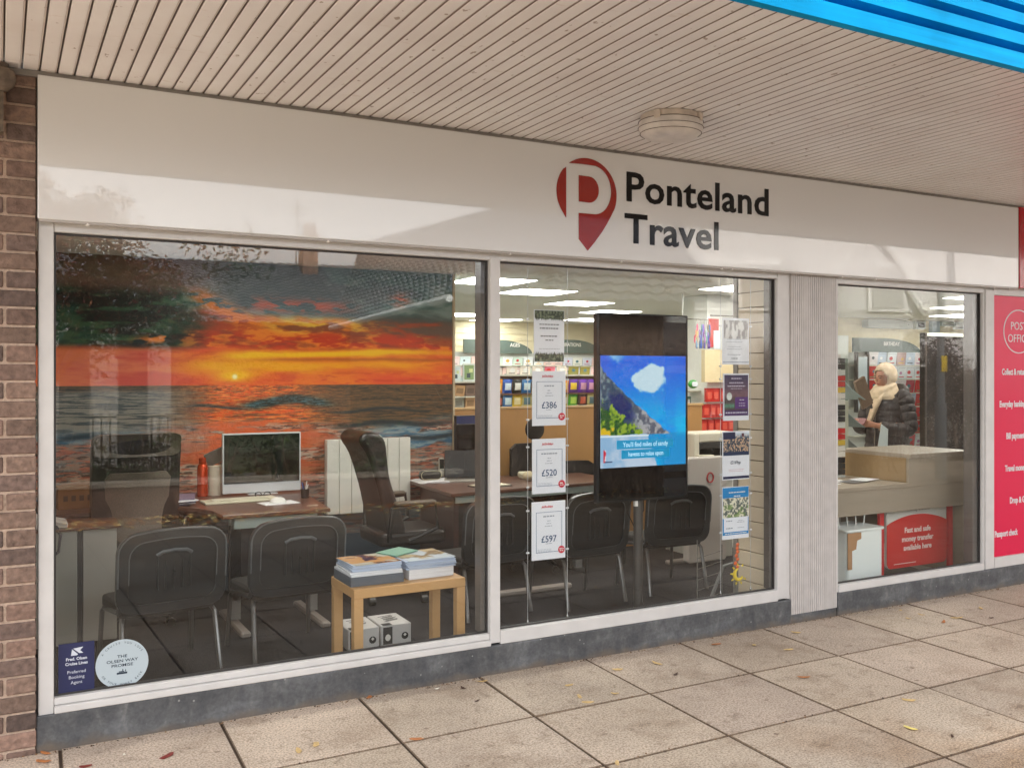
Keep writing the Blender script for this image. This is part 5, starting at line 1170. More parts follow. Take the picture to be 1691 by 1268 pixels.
# white column and beige board with red goods
t = thing('white_column', 'white boxed column with a beige board behind the right poster column', 'column')
B(6.26, 6.90, 3.30, 3.7, 0.009, 2.398).build('shaft', mat('column_white', (232, 232, 228), 0.6), t)
B(6.17, 6.95, 3.22, 3.28, 1.50, 1.83).build('board', mat('beige_panel', (222, 202, 160), 0.6), t)
B(6.30, 6.72, 3.285, 3.299, 2.18, 2.19).build('groove', mat('grey_trim'), t)
t = thing('red_notice', 'red and white notice on the white column', 'notice')
MB().col((196, 70, 66)).box(6.27, 6.40, 3.285, 3.298, 1.86, 2.15).col((206, 216, 230)).box(6.33, 6.42, 3.28, 3.2845, 1.84, 2.03).build('sheet', M_vmatte, t)
t = thing('gift_rack', 'wire rack with pale green and red goods below the beige board', 'shelf unit')
for k in range(5): B(5.95, 6.30, 3.40, 3.6, 0.80 + k * 0.15, 0.812 + k * 0.15).build('shelf', M_ledge, t)
B(5.93, 5.95, 3.38, 3.6, 0.009, 1.56).build('upright', M_ledge, t)
B(5.93, 7.2, 3.85, 3.87, 0.009, 1.5).build('back_panel', mat('rack_back'), t)
r_ = random.Random(4)
redb = None
for z, x0, n_ in ((1.30, 6.20, 6), (1.14, 6.16, 6), (0.985, 6.14, 7)):
    for i in range(n_):
        if redb is None:
            mb = MB().col((190, 38, 30)).box(-0.04, 0.04, 0, 0.035, 0, 0.14).col((220, 90, 70)).box(-0.025, 0.025, -0.002, 0, 0.03, 0.10).col((150, 24, 22)).box(-0.041, 0.041, -0.003, -0.0021, 0.125, 0.14)
            redb = mb.build('red_packet', mat('foil_bag')); o = redb
        else: o = redb.copy(); COL.objects.link(o)
        o.location = (x0 + i * 0.088, 3.18 + r_.uniform(0, .02), z); o.rotation_euler = (0, 0, R(r_.uniform(-6, 6))); tag(o, 'shiny red packet hanging below the beige board', 'packet', 'red packets on the gift rack')
for k in range(8):
    o = MB().col([(150, 190, 180), (190, 206, 200), (210, 216, 206), (96, 130, 120)][k % 4]).box(-0.045, 0.045, 0, 0.06, 0, 0.09).col((226, 230, 226)).box(-0.03, 0.03, -0.002, 0, 0.02, 0.06).build('gift_box', M_vmatte)
    o.location = (6.0 + 0.1 * (k % 2), 3.42, 0.813 + 0.15 * (k // 2)); tag(o, 'small pale green box on the gift rack right of the display', 'box', 'boxes on the gift rack')
t = thing('green_pack', 'green and white packet on the gift rack beside the red packets', 'packet', (6.08, 3.3, 1.435))
MB().col((60, 150, 70)).ball((0, 0, 0.045), 0.05, 12, 8, (1.25, 0.6, 0.9)).build('bag', mat('foil_bag'), t, smooth=True); MB().prism(rrect(0.07, 0.05, 0.02, 3, 0, 0.045), -0.034, -0.028).build('label', mat('pack_label', (226, 232, 240), 0.5), t)
for k, (x, c) in enumerate([(6.05, (170, 130, 124)), (6.10, (96, 88, 130)), (6.15, (124, 114, 160)), (6.20, (84, 78, 124))]):
    t = thing('foil_balloon_bag', 'hanging bag of %s foil shapes beside the white column' % ['salmon', 'dark violet', 'lilac', 'indigo'][k], 'bag', (x, 3.2, 1.83), 0, 'hanging foil bags')
    mb = MB().col(c); r2 = random.Random(k)
    for q in range(14):
        mb.col(tuple(min(255, v * r2.uniform(.6, 1.5)) for v in c)); mb.ball((r2.uniform(-.02, .02), r2.uniform(-.02, .02), 0.05 + (q % 4) * 0.055), 0.03, 6, 5, (.35, .35, 1.5))
    mb.build('bag', mat('foil_bag'), t); MB().tube([(0, 0, 0.25), (0, 0, 0.30), (0.0, 0.1, 0.31)], 0.003, 5).build('hook', M_chrome, t)
t = thing('hook_rail', 'thin rail carrying the foil bags under the shop ceiling', 'rail'); MB().tube([(5.95, 3.3, 2.14), (6.26, 3.3, 2.14)], 0.006, 6).build('bar', M_chrome, t); MB().tube([(5.95, 3.3, 2.14), (5.95, 3.3, 2.398)], 0.005, 6).build('hanger', M_chrome, t)
# right desk with copier
t = thing('end_desk', 'pale bodied desk right of the display screen carrying a copier', 'desk')
B(4.85, 5.75, 1.92, 2.62, 0.715, 0.74).build('desktop', M_desk, t, bev=0.003)
B(5.16, 5.48, 1.95, 2.5, 0.009, 0.714).build('drawers', mat('pale_drawers', (196, 192, 182), 0.55), t, bev=0.003)
B(4.90, 5.15, 1.98, 2.0, 0.35, 0.69).build('modesty_panel', M_panel, t)
B(5.0, 5.12, 1.945, 1.975, 0.64, 0.70).build('socket_box', M_black, t)
B(4.98, 5.03, 1.93, 1.97, 0.05, 0.714).build('leg', M_dleg, t); B(4.74, 5.28, 1.87, 1.93, 0.012, 0.045).build('foot', mat('pale_foot'), t, bev=0.01)
t = thing('copier', 'cream office copier with a black paper opening on the end desk', 'copier', (5.50, 2.33, 0.741))
mb = MB().box(-0.26, -0.20, -0.15, 0.2, 0, 0.32).box(-0.20, 0.26, -0.15, 0.2, 0.24, 0.32).box(-0.20, 0.26, -0.15, 0.2, 0, 0.06); mb.build('body', mat('copier_cream', (214, 206, 188), 0.45), t, bev=0.012, seg=2)
B(-0.199, 0.25, -0.06, 0.19, 0.061, 0.239).build('opening', M_black, t); MB().box(-0.2, 0.26, -0.148, -0.08, 0.18, 0.238).build('tray', M_dgrey, t, bev=0.01)
t = thing('desk_calendar', 'small white folded box card with blue picture in front of the copier', 'calendar', (5.23, 2.03, 0.741), R(10))
MB().prism([(-0.10, 0.0), (0.10, 0.02), (0.11, 0.14), (-0.09, 0.15)], -0.02, 0.02).build('card', mat('cream_page'), t, bev=0.003)
B(-0.07, -0.03, -0.0225, -0.0202, 0.06, 0.13).build('picture', mat('sea_blue', (60, 130, 150), 0.5), t); B(-0.02, 0.01, -0.0225, -0.0202, 0.01, 0.05).build('tab', M_dgrey, t)
t = thing('red_logo_bag', 'pale carrier bag with red loops between the last two posters', 'bag', (5.03, 1.75, 0.009))
MB().prism(rrect(0.40, 0.86, 0.02, 2, 0, 0.46), -0.03, 0.05).build('bag', mat('bag_pale', (196, 186, 178), 0.7), t, bev=0.01)
mb = MB()
for cx, cz in ((0.02, 0.72),): mb.tube([(cx + 0.032 * math.cos(R(k * 30)), -0.034, cz + 0.04 * math.sin(R(k * 30))) for k in range(12)], 0.007, 6, True)
mb.build('print', mat('bag_red', (160, 40, 40), 0.6), t)
t = thing('leaflet_rack', 'small wire rack on the floor beside the right pier', 'rack', (4.04, 0.42, 0.0))
mb = MB()
for k in range(5): mb.tube([(-0.12, 0.0, 0.10 + 0.07 * k), (0.10, 0.02, 0.13 + 0.07 * k)], 0.0025, 5)
mb.tube([(-0.12, 0, 0.01), (-0.12, 0, 0.50)], 0.004, 6); mb.tube([(0.10, 0.02, 0.01), (0.10, 0.02, 0.45)], 0.004, 6); mb.build('wires', mat('dull_wire', (120, 116, 110), 0.5, 0.3), t)
MB().tube([(-0.02, 0.02, 0.05), (0.12, 0.03, 0.30), (0.2, 0.03, 0.31)], 0.012, 7).build('strut', mat('dull_grey_strut', (110, 108, 106), 0.5), t, smooth=True)

# ================================================================ THROUGH THE RIGHT WINDOW
M_cnt = mat('taupe_laminate', (156, 142, 125), 0.5, nz=(3, 0.04), streak=((1.5, 18, 18), 0.04))
t = thing('service_counter', 'taupe stepped service counter in the right window', 'counter')
B(4.78, 5.834, 0.345, 1.04, 0.742, 0.770).build('low_top', M_cnt, t, bev=0.002)
B(4.78, 6.558, 0.356, 0.378, 0.565, 0.741).build('low_front', M_cnt, t, bev=0.002)
B(5.84, 6.58, 0.345, 1.05, 0.955, 0.984).build('high_top', M_cnt, t, bev=0.002)
B(5.838, 6.56, 0.352, 0.374, 0.7415, 0.9545).build('high_front', M_cnt, t, bev=0.002)
B(5.836, 5.856, 0.376, 1.03, 0.772, 0.9545).build('step_side', mat('tan_laminate', (150, 122, 84), 0.5), t)
B(6.535, 6.56, 0.38, 1.03, 0.009, 0.9545).build('end_panel', M_cnt, t)
B(4.9, 6.53, 1.0, 1.03, 0.3, 0.74).build('rear_panel', M_cnt, t)
t = thing('leaflet', 'white leaflets lying on the low counter', 'leaflets', (5.35, 0.60, 0.7705))
for k, (x, y, a) in enumerate(((-0.12, 0, 0.2), (0.05, 0.1, -0.4), (0.18, 0.0, 0.1), (0.34, 0.05, 0.3))): MB().obox((x, y, 0.002 + 0.002 * k), (0.21, 0.15, 0.0018), rz=a).build('sheet', [M_paper, M_paper, mat('leaflet_dark', (96, 96, 98), 0.5), M_paper][k], t)
t = thing('leaflet_holder', 'clear holder tag hanging from the counter top in front of the customer', 'holder', (6.33, 1.03, 0.985), R(-30))
MB().prism([(-0.05, 0), (0.03, -0.02), (0.035, 0.14), (-0.02, 0.18)], 0, 0.01).build('card', mat('pale_tag', (196, 206, 206), 0.4), t)
t = thing('storage_bin', 'tall white bin with a brown paper flap under the counter', 'bin', (5.30, 0.42, 0.009))
mb = MB(); mb.prism(rrect(0.36, 0.30, 0.03, 4), 0.0, 0.46, 'z')
mb.build('tub', mat('bin_white', (236, 240, 238), 0.5), t, bev=0.004)
MB().prism(rrect(0.385, 0.325, 0.03, 4), 0.461, 0.478, 'z').build('rim', mat('bin_white'), t, bev=0.003)
MB().prism([(-0.18, 0.20), (-0.14, 0.20), (-0.14, 0.33), (-0.10, 0.34), (-0.09, 0.40), (-0.05, 0.41), (-0.05, 0.455), (-0.18, 0.455)], -0.158, -0.152).build('paper_flap', mat('kraft', (176, 132, 92), 0.8), t)
for k in range(4): MB().tube([(-0.1 + 0.08 * k, 0.0, 0.45), (-0.12 + 0.09 * k, 0.0, 0.55), (-0.07 + 0.08 * k, 0.02, 0.60 - 0.02 * k)], 0.005, 6).build('cable', M_white, t, smooth=True)
t = thing('money_transfer_sign', 'red and white money transfer board on red posts under the counter', 'sign', (6.01, 0.42, 0))
for x in (-0.375, 0.39): B(x - 0.022, x + 0.022, 0, 0.03, 0.009, 0.56).build('post', mat('post_paint_red', (206, 36, 40), 0.35), t, bev=0.003)
MB().prism(rrect(0.66, 0.55, 0.035, 4, 0.0, 0.405), 0.0, 0.02).build('board', mat('board_white', (206, 204, 196), 0.45), t)
pts = [(-0.33, 0.30)] + [(-0.33 + 0.66 * k / 16, 0.455 + 0.065 * math.sin(math.pi * k / 16) ** 0.8) for k in range(17)] + [(0.33, 0.30)]
low = [(0.33, 0.165), (0.315, 0.14), (0.295, 0.13), (-0.295, 0.13), (-0.315, 0.14), (-0.33, 0.165)]
MB().prism(pts + low, -0.006, -0.001).build('red_field', mat('sign_field_red', (206, 44, 40), 0.35), t)
mb = MB()
for i, s_ in enumerate(('Fast and safe', 'money transfer', 'available here')): text(mb, s_, 0.0, 0.388 - i * 0.066, 0.041, -0.0075, xs=1.0, off=0.028, depth=0.001)
mb.box(-0.26, -0.02, -0.0075, -0.0065, 0.158, 0.163)
mb.build('lettering', mat('sign_cream', (240, 220, 214), 0.5), t)
mb = MB(); text(mb, 'money transfer', 0.02, 0.548, 0.034, -0.0015, xs=0.9, depth=0.001); mb.build('top_lettering', mat('print_dark', (96, 92, 88), 0.5), t)
t = thing('floor_mat', 'grey rounded stand base on the floor behind the red board', 'base', (6.15, 0.8, 0.009)); MB().lathe([(0.001, 0), (0.22, 0), (0.22, 0.012), (0.001, 0.016)], n=28).build('disc', mat('grey_rubber', (110, 108, 104), 0.6), t)
# literature stand on the left
t = thing('magazine_stand', 'pale grey stand with curved magazine holders behind the counter', 'rack', (6.25, 1.35, 0))
B(-0.24, -0.15, -0.15, -0.12, 0.009, 1.36).build('post', mat('stand_cream', (196, 198, 178), 0.5), t, bev=0.004)
B(-0.31, -0.26, -0.14, -0.11, 0.009, 1.5).build('side_strip', mat('strip_black', (50, 50, 46), 0.5), t)
for k, (z, c) in enumerate(((1.36, (170, 190, 190)), (1.12, (120, 140, 140)), (0.90, (90, 104, 104)))):
    mb = MB(); vs = []; fs = []
    for i in range(9):
        q = i / 8; y_ = 0.0 + 0.02 * i; zz = 0.24 * (1 - q); xx = -0.12 + 0.30 * q ** 1.6
        for s_ in (0, 0.012): vs += [(xx + s_, -0.02, z + zz), (xx + s_, 0.20, z + zz)]
    for i in range(8):
        a = i * 4; fs += [(a, a + 1, a + 5, a + 4), (a + 2, a + 6, a + 7, a + 3), (a, a + 4, a + 6, a + 2), (a + 1, a + 3, a + 7, a + 5)]
    mb.add(vs, fs); mb.build('curved_holder', mat('holder_%s' % ['pale', 'mid', 'deep'][k], c, 0.4), t, smooth=True)
MB().obox((0.20, 0.02, 1.42), (0.13, 0.03, 0.26), ry=R(-24)).build('brown_leaflet', mat('brown_leaflet', (120, 96, 76), 0.5), t, bev=0.004)
MB().obox((0.28, 0.06, 1.40), (0.02, 0.05, 0.26), ry=R(-24)).build('holder_edge', M_dgrey, t, bev=0.004)
t = thing('sweet_display', 'narrow red and yellow packet strip at the left of the right window', 'display', (5.70, 0.90, 0))
mb = MB()
for k in range(22):
    mb.col([(206, 40, 40), (226, 190, 70), (236, 230, 220), (40, 40, 44), (60, 60, 60), (226, 226, 220)][(k * 5 + k // 3) % 6]); mb.box(-0.05, 0.05, 0, 0.05, 0.70 + k * 0.046, 0.74 + k * 0.046)
mb.build('packets', M_vmatte, t); B(-0.055, 0.055, 0.051, 0.07, 0.009, 1.74).build('back_strip', M_white, t)
rack_unit('card_rack', 'card wall with a grey arch reading BIRTHDAY behind the customer', 9.30, 10.62, 4.25, 0.5, 1.86, 9.33, 10.58, 1.86, 2.045, 'BIRTHDAY', 10.02, (0.62, 0.80, 0.98, 1.16, 1.34, 1.52, 1.70))
card_rack(6, 9.66, 0.175, (0.62, 0.80, 0.98, 1.16, 1.34, 1.52, 1.70), 4.22, 0.165, 0.165, REDC, 'red or white greeting card on the wall rack behind the customer', 'greeting cards behind the customer', 40)
t = thing('white_leaflet_panel', 'tall pale leaflet panel at the left end of the card wall', 'panel')
B(9.33, 9.50, 4.16, 4.19, 1.15, 1.80).build('panel', mat('leaflet_pale', (196, 210, 216), 0.5), t); B(9.305, 9.3285, 4.15, 4.2, 1.1, 1.86).build('frame', M_dgrey, t); B(9.502, 9.525, 4.15, 4.2, 1.1, 1.86).build('frame', M_dgrey, t)
t = thing('green_board', 'grey green board left of the card wall', 'board'); B(8.75, 9.30, 4.3, 4.34, 0.4, 1.99).build('panel', mat('grey_green_board', (120, 136, 124), 0.7), t); B(9.0, 9.29, 4.28, 4.298, 1.78, 2.07).build('notice', mat('notice_white', (222, 228, 224), 0.5), t)
t = thing('dark_doorway', 'tall dark brown doorway right of the card wall', 'door')
B(9.80, 10.86, 3.50, 3.55, 0.009, 2.05).build('door_leaf', mat('dark_brown_door', (34, 24, 20), 0.25), t); B(9.76, 9.798, 3.48, 3.56, 0.009, 2.09).build('jamb', mat('dark_jamb', (56, 46, 40), 0.4), t); B(9.80, 10.9, 3.48, 3.56, 2.052, 2.09).build('lintel', mat('pale_lintel', (206, 204, 190), 0.5), t)
t = thing('air_heater', 'long grey wall heater high on the cream wall', 'heater'); MB().prism(rrect(0.95, 0.12, 0.03, 3, 11.28, 2.315), 5.36, 5.48).build('casing', mat('heater_grey', (168, 174, 168), 0.4), t, bev=0.005); MB().lathe([(0.008, 5.352), (0.008, 5.3595)], (11.65, 0, 2.32), 10, 'y').build('sensor', M_black, t)
for k, (x0, x1, z0, z1, c, lb, nm) in enumerate([(11.88, 12.10, 2.26, 2.385, (206, 214, 216), 'small white clock box with a dark face next to the heater', 'wall_clock'), (12.25, 12.42, 2.19, 2.39, (196, 214, 230), 'narrow pale blue notice on the high cream wall', 'notice'), (12.47, 12.75, 2.32, 2.392, (196, 206, 200), 'flat grey green vent box on the high cream wall', 'vent_box'), (12.80, 12.97, 2.28, 2.392, (206, 216, 220), 'rightmost pale alarm box on the high cream wall', 'alarm_box')]):
    t = thing(nm, lb, nm.replace('_', ' ')); B(x0, x1, 5.42, 5.49, z0, z1).build('case', mat('wallbox_%s' % nm, c, 0.5), t, bev=0.004)
    if k == 0: B(x0 + 0.05, x1 - 0.04, 5.41, 5.4195, z0 + 0.025, z1 - 0.03).build('face', M_black, t)
    else: B(x0 + 0.02, x1 - 0.02, 5.412, 5.4195, z0 + 0.02, z0 + 0.028).build('grille', M_dgrey, t)
# ================================================================ CUSTOMER
def skin_body(name, verts, edges, radii, m, parent, sub=2, root=0):
    me = bpy.data.meshes.new(name); me.from_pydata(verts, edges, []); me.materials.append(m)
    o = bpy.data.objects.new(name, me); COL.objects.link(o); o.parent = parent
    s_ = o.modifiers.new('skin', 'SKIN'); s_.use_smooth_shade = True
    for i, v in enumerate(me.skin_vertices[0].data):
        v.radius = radii[i] if isinstance(radii[i], tuple) else (radii[i], radii[i]); v.use_root = (i == root)
    q = o.modifiers.new('sub', 'SUBSURF'); q.levels = sub; q.render_levels = sub
    return o
pn = thing('person', 'person in a cream headscarf and black quilted coat looking down at a phone', 'person', (7.22, 1.80, 0.0), R(-86))
M_skin = mat('skin', (186, 128, 100), 0.5, nz=(30, 0.05))
V = []; E_ = []; Rr = []
def add(p, r, par=None):
    V.append(p); Rr.append(r); i = len(V) - 1
    if par is not None: E_.append((par, i))
    return i
pel = add((0, 0.02, 0.90), (0.15, 0.11)); b1_ = add((0, 0.02, 1.04), (0.14, 0.10), pel); b2_ = add((0, 0.02, 1.20), (0.145, 0.105), b1_); b3_ = add((0, 0.015, 1.33), (0.13, 0.09), b2_)
n1_ = add((0, -0.005, 1.415), 0.055, b3_); n2_ = add((0, -0.03, 1.455), 0.05, n1_)
h1_ = add((0, -0.062, 1.492), (0.056, 0.066), n2_); h2_ = add((0, -0.058, 1.545), (0.070, 0.084), h1_); h3_ = add((0, -0.040, 1.60), (0.068, 0.082), h2_); h4_ = add((0, -0.03, 1.64), (0.035, 0.045), h3_)
for s_ in (-1, 1):
    hip = add((s_ * 0.09, 0.02, 0.84), 0.085, pel); kn = add((s_ * 0.10, 0.0, 0.48), 0.055, hip); an = add((s_ * 0.10, 0.03, 0.09), 0.038, kn); to = add((s_ * 0.11, -0.10, 0.04), 0.035, an)
    sh = add((s_ * 0.165, 0.015, 1.345), 0.055, b3_); el = add((s_ * 0.25, -0.03, 1.10), 0.042, sh)
    if s_ < 0: wr = (-0.115, -0.275, 1.125); pm = (-0.085, -0.325, 1.135)
    else: wr = (0.085, -0.25, 1.105); pm = (0.055, -0.305, 1.125)
    w_ = add(wr, (0.026, 0.022), el); p_ = add(pm, (0.030, 0.018), w_)
    # fingers fold round the phone, unequal and bent; thumb leaves the side of the palm
    kx = -s_
    base = Vector(pm)
    for k in range(4):
        ln = (0.030, 0.034, 0.032, 0.025)[k]; zo = 0.024 - 0.017 * k
        a1 = base + Vector((kx * 0.012, -0.020, zo * 0.8)); a2 = a1 + Vector((kx * ln * 0.55, -ln * 0.75, zo * 0.15)); a3 = a2 + Vector((kx * ln * 0.85, -ln * 0.15 + 0.004 * k, -0.002)); a4 = a3 + Vector((kx * ln * 0.35, 0.012, -0.002))
        i1 = add(tuple(a1), 0.0095, p_); i2 = add(tuple(a2), 0.009, i1); i3 = add(tuple(a3), 0.008, i2); add(tuple(a4), 0.007, i3)
    th0 = Vector(wr) * 0.45 + Vector(pm) * 0.55 + Vector((kx * 0.018, 0, 0.018)); t1 = th0 + Vector((kx * 0.018, -0.020, 0.014)); t2 = t1 + Vector((kx * 0.010, -0.024, 0.004))
    i1 = add(tuple(th0), 0.011, p_); i2 = add(tuple(t1), 0.010, i1); add(tuple(t2), 0.008, i2)
skin_body('body', V, E_, Rr, M_skin, pn)
# face: nose, lips, eyes and brows on the bowed head
MB().ball((0, -0.150, 1.528), 0.013, 10, 8, (0.8, 1.1, 1.4)).build('nose', M_skin, pn, smooth=True)
MB().ball((0, -0.134, 1.492), 0.018, 12, 8, (1.1, 0.45, 0.35)).build('mouth', mat('lips', (150, 78, 70), 0.45), pn, smooth=True)
for s_ in (-1, 1):
    e = MB().ball((s_ * 0.030, -0.134, 1.546), 0.0125, 10, 8, (1.2, 0.5, 0.45)).build('eye', mat('eye_dark', (40, 26, 22), 0.3), pn, smooth=True)
    MB().tube([(s_ * 0.014, -0.142, 1.562), (s_ * 0.032, -0.142, 1.567), (s_ * 0.050, -0.128, 1.560)], 0.0032, 6).build('eyebrow', mat('brow', (50, 34, 28), 0.8), pn, smooth=True)
# quilted coat: rings with stitched channels
M_coat = mat('black_quilt', (40, 31, 31), 0.62, nz=(16, 0.25), bump=(30, 0.25))
def coat():
    prof = [(0.46, 0.215, 0.18), (0.60, 0.22, 0.18), (0.80, 0.22, 0.175), (0.95, 0.21, 0.165), (1.10, 0.20, 0.155), (1.25, 0.205, 0.15), (1.34, 0.195, 0.13), (1.39, 0.17, 0.115), (1.42, 0.10, 0.09), (1.44, 0.07, 0.075)]
    vs = []; fs = []; n = 40; z = 0.46; rows = 0
    while z <= 1.44:
        for i in range(len(prof) - 1):
            if prof[i][0] <= z <= prof[i + 1][0]: q = (z - prof[i][0]) / (prof[i + 1][0] - prof[i][0]); a = prof[i][1] + q * (prof[i + 1][1] - prof[i][1]); b = prof[i][2] + q * (prof[i + 1][2] - prof[i][2]); break
        puff = 0.013 * abs(math.sin(math.pi * z / 0.062)) ** 0.6
        for k in range(n):
            t_ = 2 * math.pi * k / n; pk = puff * (0.85 + 0.15 * math.sin(k * 2.1 + z * 30))
            vs.append(((a + pk) * math.cos(t_), (b + pk) * math.sin(t_) + 0.01, z))
        z += 0.0103; rows += 1
    for i in range(rows - 1):
        for k in range(n): fs.append((i * n + k, i * n + (k + 1) % n, (i + 1) * n + (k + 1) % n, (i + 1) * n + k))
    c = MB().add(vs, fs).build('coat', M_coat, pn, smooth=True)
    for s_ in (-1, 1):
        el = (0.265 * s_, -0.02, 1.08); wr = (-0.128, -0.255, 1.12) if s_ < 0 else (0.105, -0.225, 1.10)
        P = [Vector((s_ * 0.13, 0.01, 1.385)), Vector((s_ * 0.195, 0.015, 1.345)), Vector((s_ * 0.235, 0.005, 1.22)), Vector(el), Vector(el) * 0.5 + Vector(wr) * 0.5 + Vector((0.012 * s_, 0, -0.015)), Vector(wr)]
        rad = [0.062, 0.072, 0.070, 0.066, 0.058, 0.044]; pts = []; rs = []
        N = 70
        for i in range(N + 1):
            u = i / N * (len(P) - 1); j = min(int(u), len(P) - 2); q = u - j
            p0, p1, p2, p3 = P[max(j - 1, 0)], P[j], P[j + 1], P[min(j + 2, len(P) - 1)]
            pts.append(0.5 * ((2 * p1) + (p2 - p0) * q + (2 * p0 - 5 * p1 + 4 * p2 - p3) * q * q + (3 * p1 - p0 - 3 * p2 + p3) * q ** 3))
            rs.append(rad[j] + (rad[j + 1] - rad[j]) * q + 0.009 * abs(math.sin(math.pi * i / 7.0)) ** 0.6 - 0.003)
        MB().tube(pts, rs, 18).build('sleeve', M_coat, c, smooth=True)
        MB().tube([pts[-3], pts[-1] + (pts[-1] - pts[-3]) * 0.5], [0.045, 0.038], 14).build('cuff', mat('cuff_beige', (150, 132, 110), 0.8), c, smooth=True)
    MB().tube([(0.15 * math.cos(R(a)), 0.03 + 0.11 * math.sin(R(a)), 1.40 + 0.035 * math.sin(R(a))) for a in range(-20, 201, 20)], [0.03, 0.042, 0.05, 0.055, 0.06, 0.06, 0.06, 0.055, 0.05, 0.042, 0.036, 0.03], 12).build('hood', M_coat, c, smooth=True)
    MB().tube([(0.0, -0.168, 0.50), (0.0, -0.185, 0.80), (0.0, -0.17, 1.05), (0, -0.165, 1.2)], 0.004, 6).build('zip', M_chrome, c)
coat()
def scarf():
    m = mat('cream_cloth', (206, 182, 152), 0.85, nz=(18, 0.14), bump=(40, 0.2))
    mb = MB(); nu, nv = 40, 30; vs = []; fs = []
    c = Vector((0, -0.028, 1.566)); 
    for i in range(nv + 1):
        ph = math.pi * i / nv
        for k in range(nu):
            th = 2 * math.pi * k / nu
            d = Vector((math.sin(ph) * math.cos(th), math.sin(ph) * math.sin(th), -math.cos(ph)))
            rx, ry, rz = 0.090, 0.114, 0.118
            wr = 1 + 0.025 * math.sin(th * 7 + ph * 5) + 0.015 * math.sin(ph * 16 + th * 2)
            p = Vector((d.x * rx * wr, d.y * ry * wr + 0.012, d.z * rz * wr))
            vs.append(tuple(c + p))
    for i in range(nv):
        for k in range(nu):
            f = (i * nu + k, i * nu + (k + 1) % nu, (i + 1) * nu + (k + 1) % nu, (i + 1) * nu + k)
            m_ = sum((Vector(vs[j]) for j in f), Vector()) / 4 - c
            # oval opening for the face
            if m_.y < -0.045 and (m_.x / 0.074) ** 2 + ((m_.z + 0.036) / 0.088) ** 2 < 1: continue
            fs.append(f)
    mb.add(vs, fs); o = mb.build('headscarf', m, pn, smooth=True)
    so_ = o.modifiers.new('thick', 'SOLIDIFY'); so_.thickness = 0.008; so_.offset = 1
    # cowl wound round the neck, closing under the chin
    vs = []; fs = []; n = 48; prof = [(1.515, 0.072, 0.072, 0.012), (1.495, 0.090, 0.092, 0.004), (1.470, 0.104, 0.112, -0.008), (1.440, 0.116, 0.126, -0.016), (1.405, 0.134, 0.136, -0.020), (1.370, 0.150, 0.140, -0.020), (1.345, 0.150, 0.138, -0.018)]
    for j in range(25):
        u = j / 24 * (len(prof) - 1); i = min(int(u), len(prof) - 2); q = u - i
        z, rx, ry, oy = (prof[i][c_] * (1 - q) + prof[i + 1][c_] * q for c_ in range(4))
        for k in range(n):
            th = 2 * math.pi * k / n; fold = 0.003 * math.sin(j * 0.8 + 4.5 * math.sin(th + 0.6)) + 0.003 * math.sin(5 * th + j * 0.5)
            dip = 0.035 * max(0, -math.sin(th)) ** 2 if z > 1.47 else 0.0
            vs.append(((rx + fold) * math.cos(th), oy - 0.012 + (ry + fold) * math.sin(th), z - dip))
    for j in range(24):
        for k in range(n): fs.append((j * n + k, j * n + (k + 1) % n, (j + 1) * n + (k + 1) % n, (j + 1) * n + k))
    MB().add(vs, fs).build('cowl', m, o, smooth=True).modifiers.new('thick', 'SOLIDIFY').thickness = 0.006
    # flat hanging end
    vs = []; fs = []; path = [((0.035, -0.150, 1.40), 0.055), ((0.015, -0.186, 1.33), 0.055), ((-0.01, -0.200, 1.25), 0.046), ((-0.03, -0.212, 1.18), 0.038), ((-0.045, -0.222, 1.12), 0.034)]
    for (p, hw) in path:
        for k in range(7):
            u = k / 6 * 2 - 1; vs.append((p[0] + u * hw, p[1] + 0.02 * u * u + 0.006 * math.cos(u * 6), p[2] + 0.008 * u))
    for j in range(4):
        for k in range(6): a_ = j * 7 + k; fs.append((a_, a_ + 1, a_ + 8, a_ + 7))
    MB().add(vs, fs).build('scarf_end', m, o, smooth=True).modifiers.new('thick', 'SOLIDIFY').thickness = 0.012
scarf()
for s_ in (-1, 1): MB().tube([(s_ * 0.10, 0.06, 0.035), (s_ * 0.11, -0.06, 0.04), (s_ * 0.115, -0.15, 0.03)], [0.045, 0.045, 0.032], 10).build('shoe', M_black, pn, smooth=True)
for s_ in (-1, 1): MB().tube([(s_ * 0.095, 0.02, 0.86), (s_ * 0.10, 0.0, 0.48), (s_ * 0.10, 0.03, 0.07)], [0.10, 0.075, 0.06], 12).build('trouser_leg', mat('dark_trousers', (36, 34, 38), 0.8), pn, smooth=True)
t = thing('phone', 'dark red phone held in both hands of the person in the headscarf', 'phone', (0, 0, 0))
Mx = Matrix.Translation(pn.location) @ Matrix.Rotation(R(-86), 4, 'Z')
t.matrix_world = Mx @ Matrix.Translation((-0.015, -0.375, 1.145)) @ Euler((R(-40), 0, 0)).to_matrix().to_4x4()
MB().prism(rrect(0.145, 0.072, 0.009, 3), -0.006, 0.004).build('case', mat('phone_red', (110, 34, 34), 0.35), t, bev=0.002)
B(-0.066, 0.066, 0.0042, 0.0055, -0.031, 0.031).build('screen', mat('dark_screen'), t)

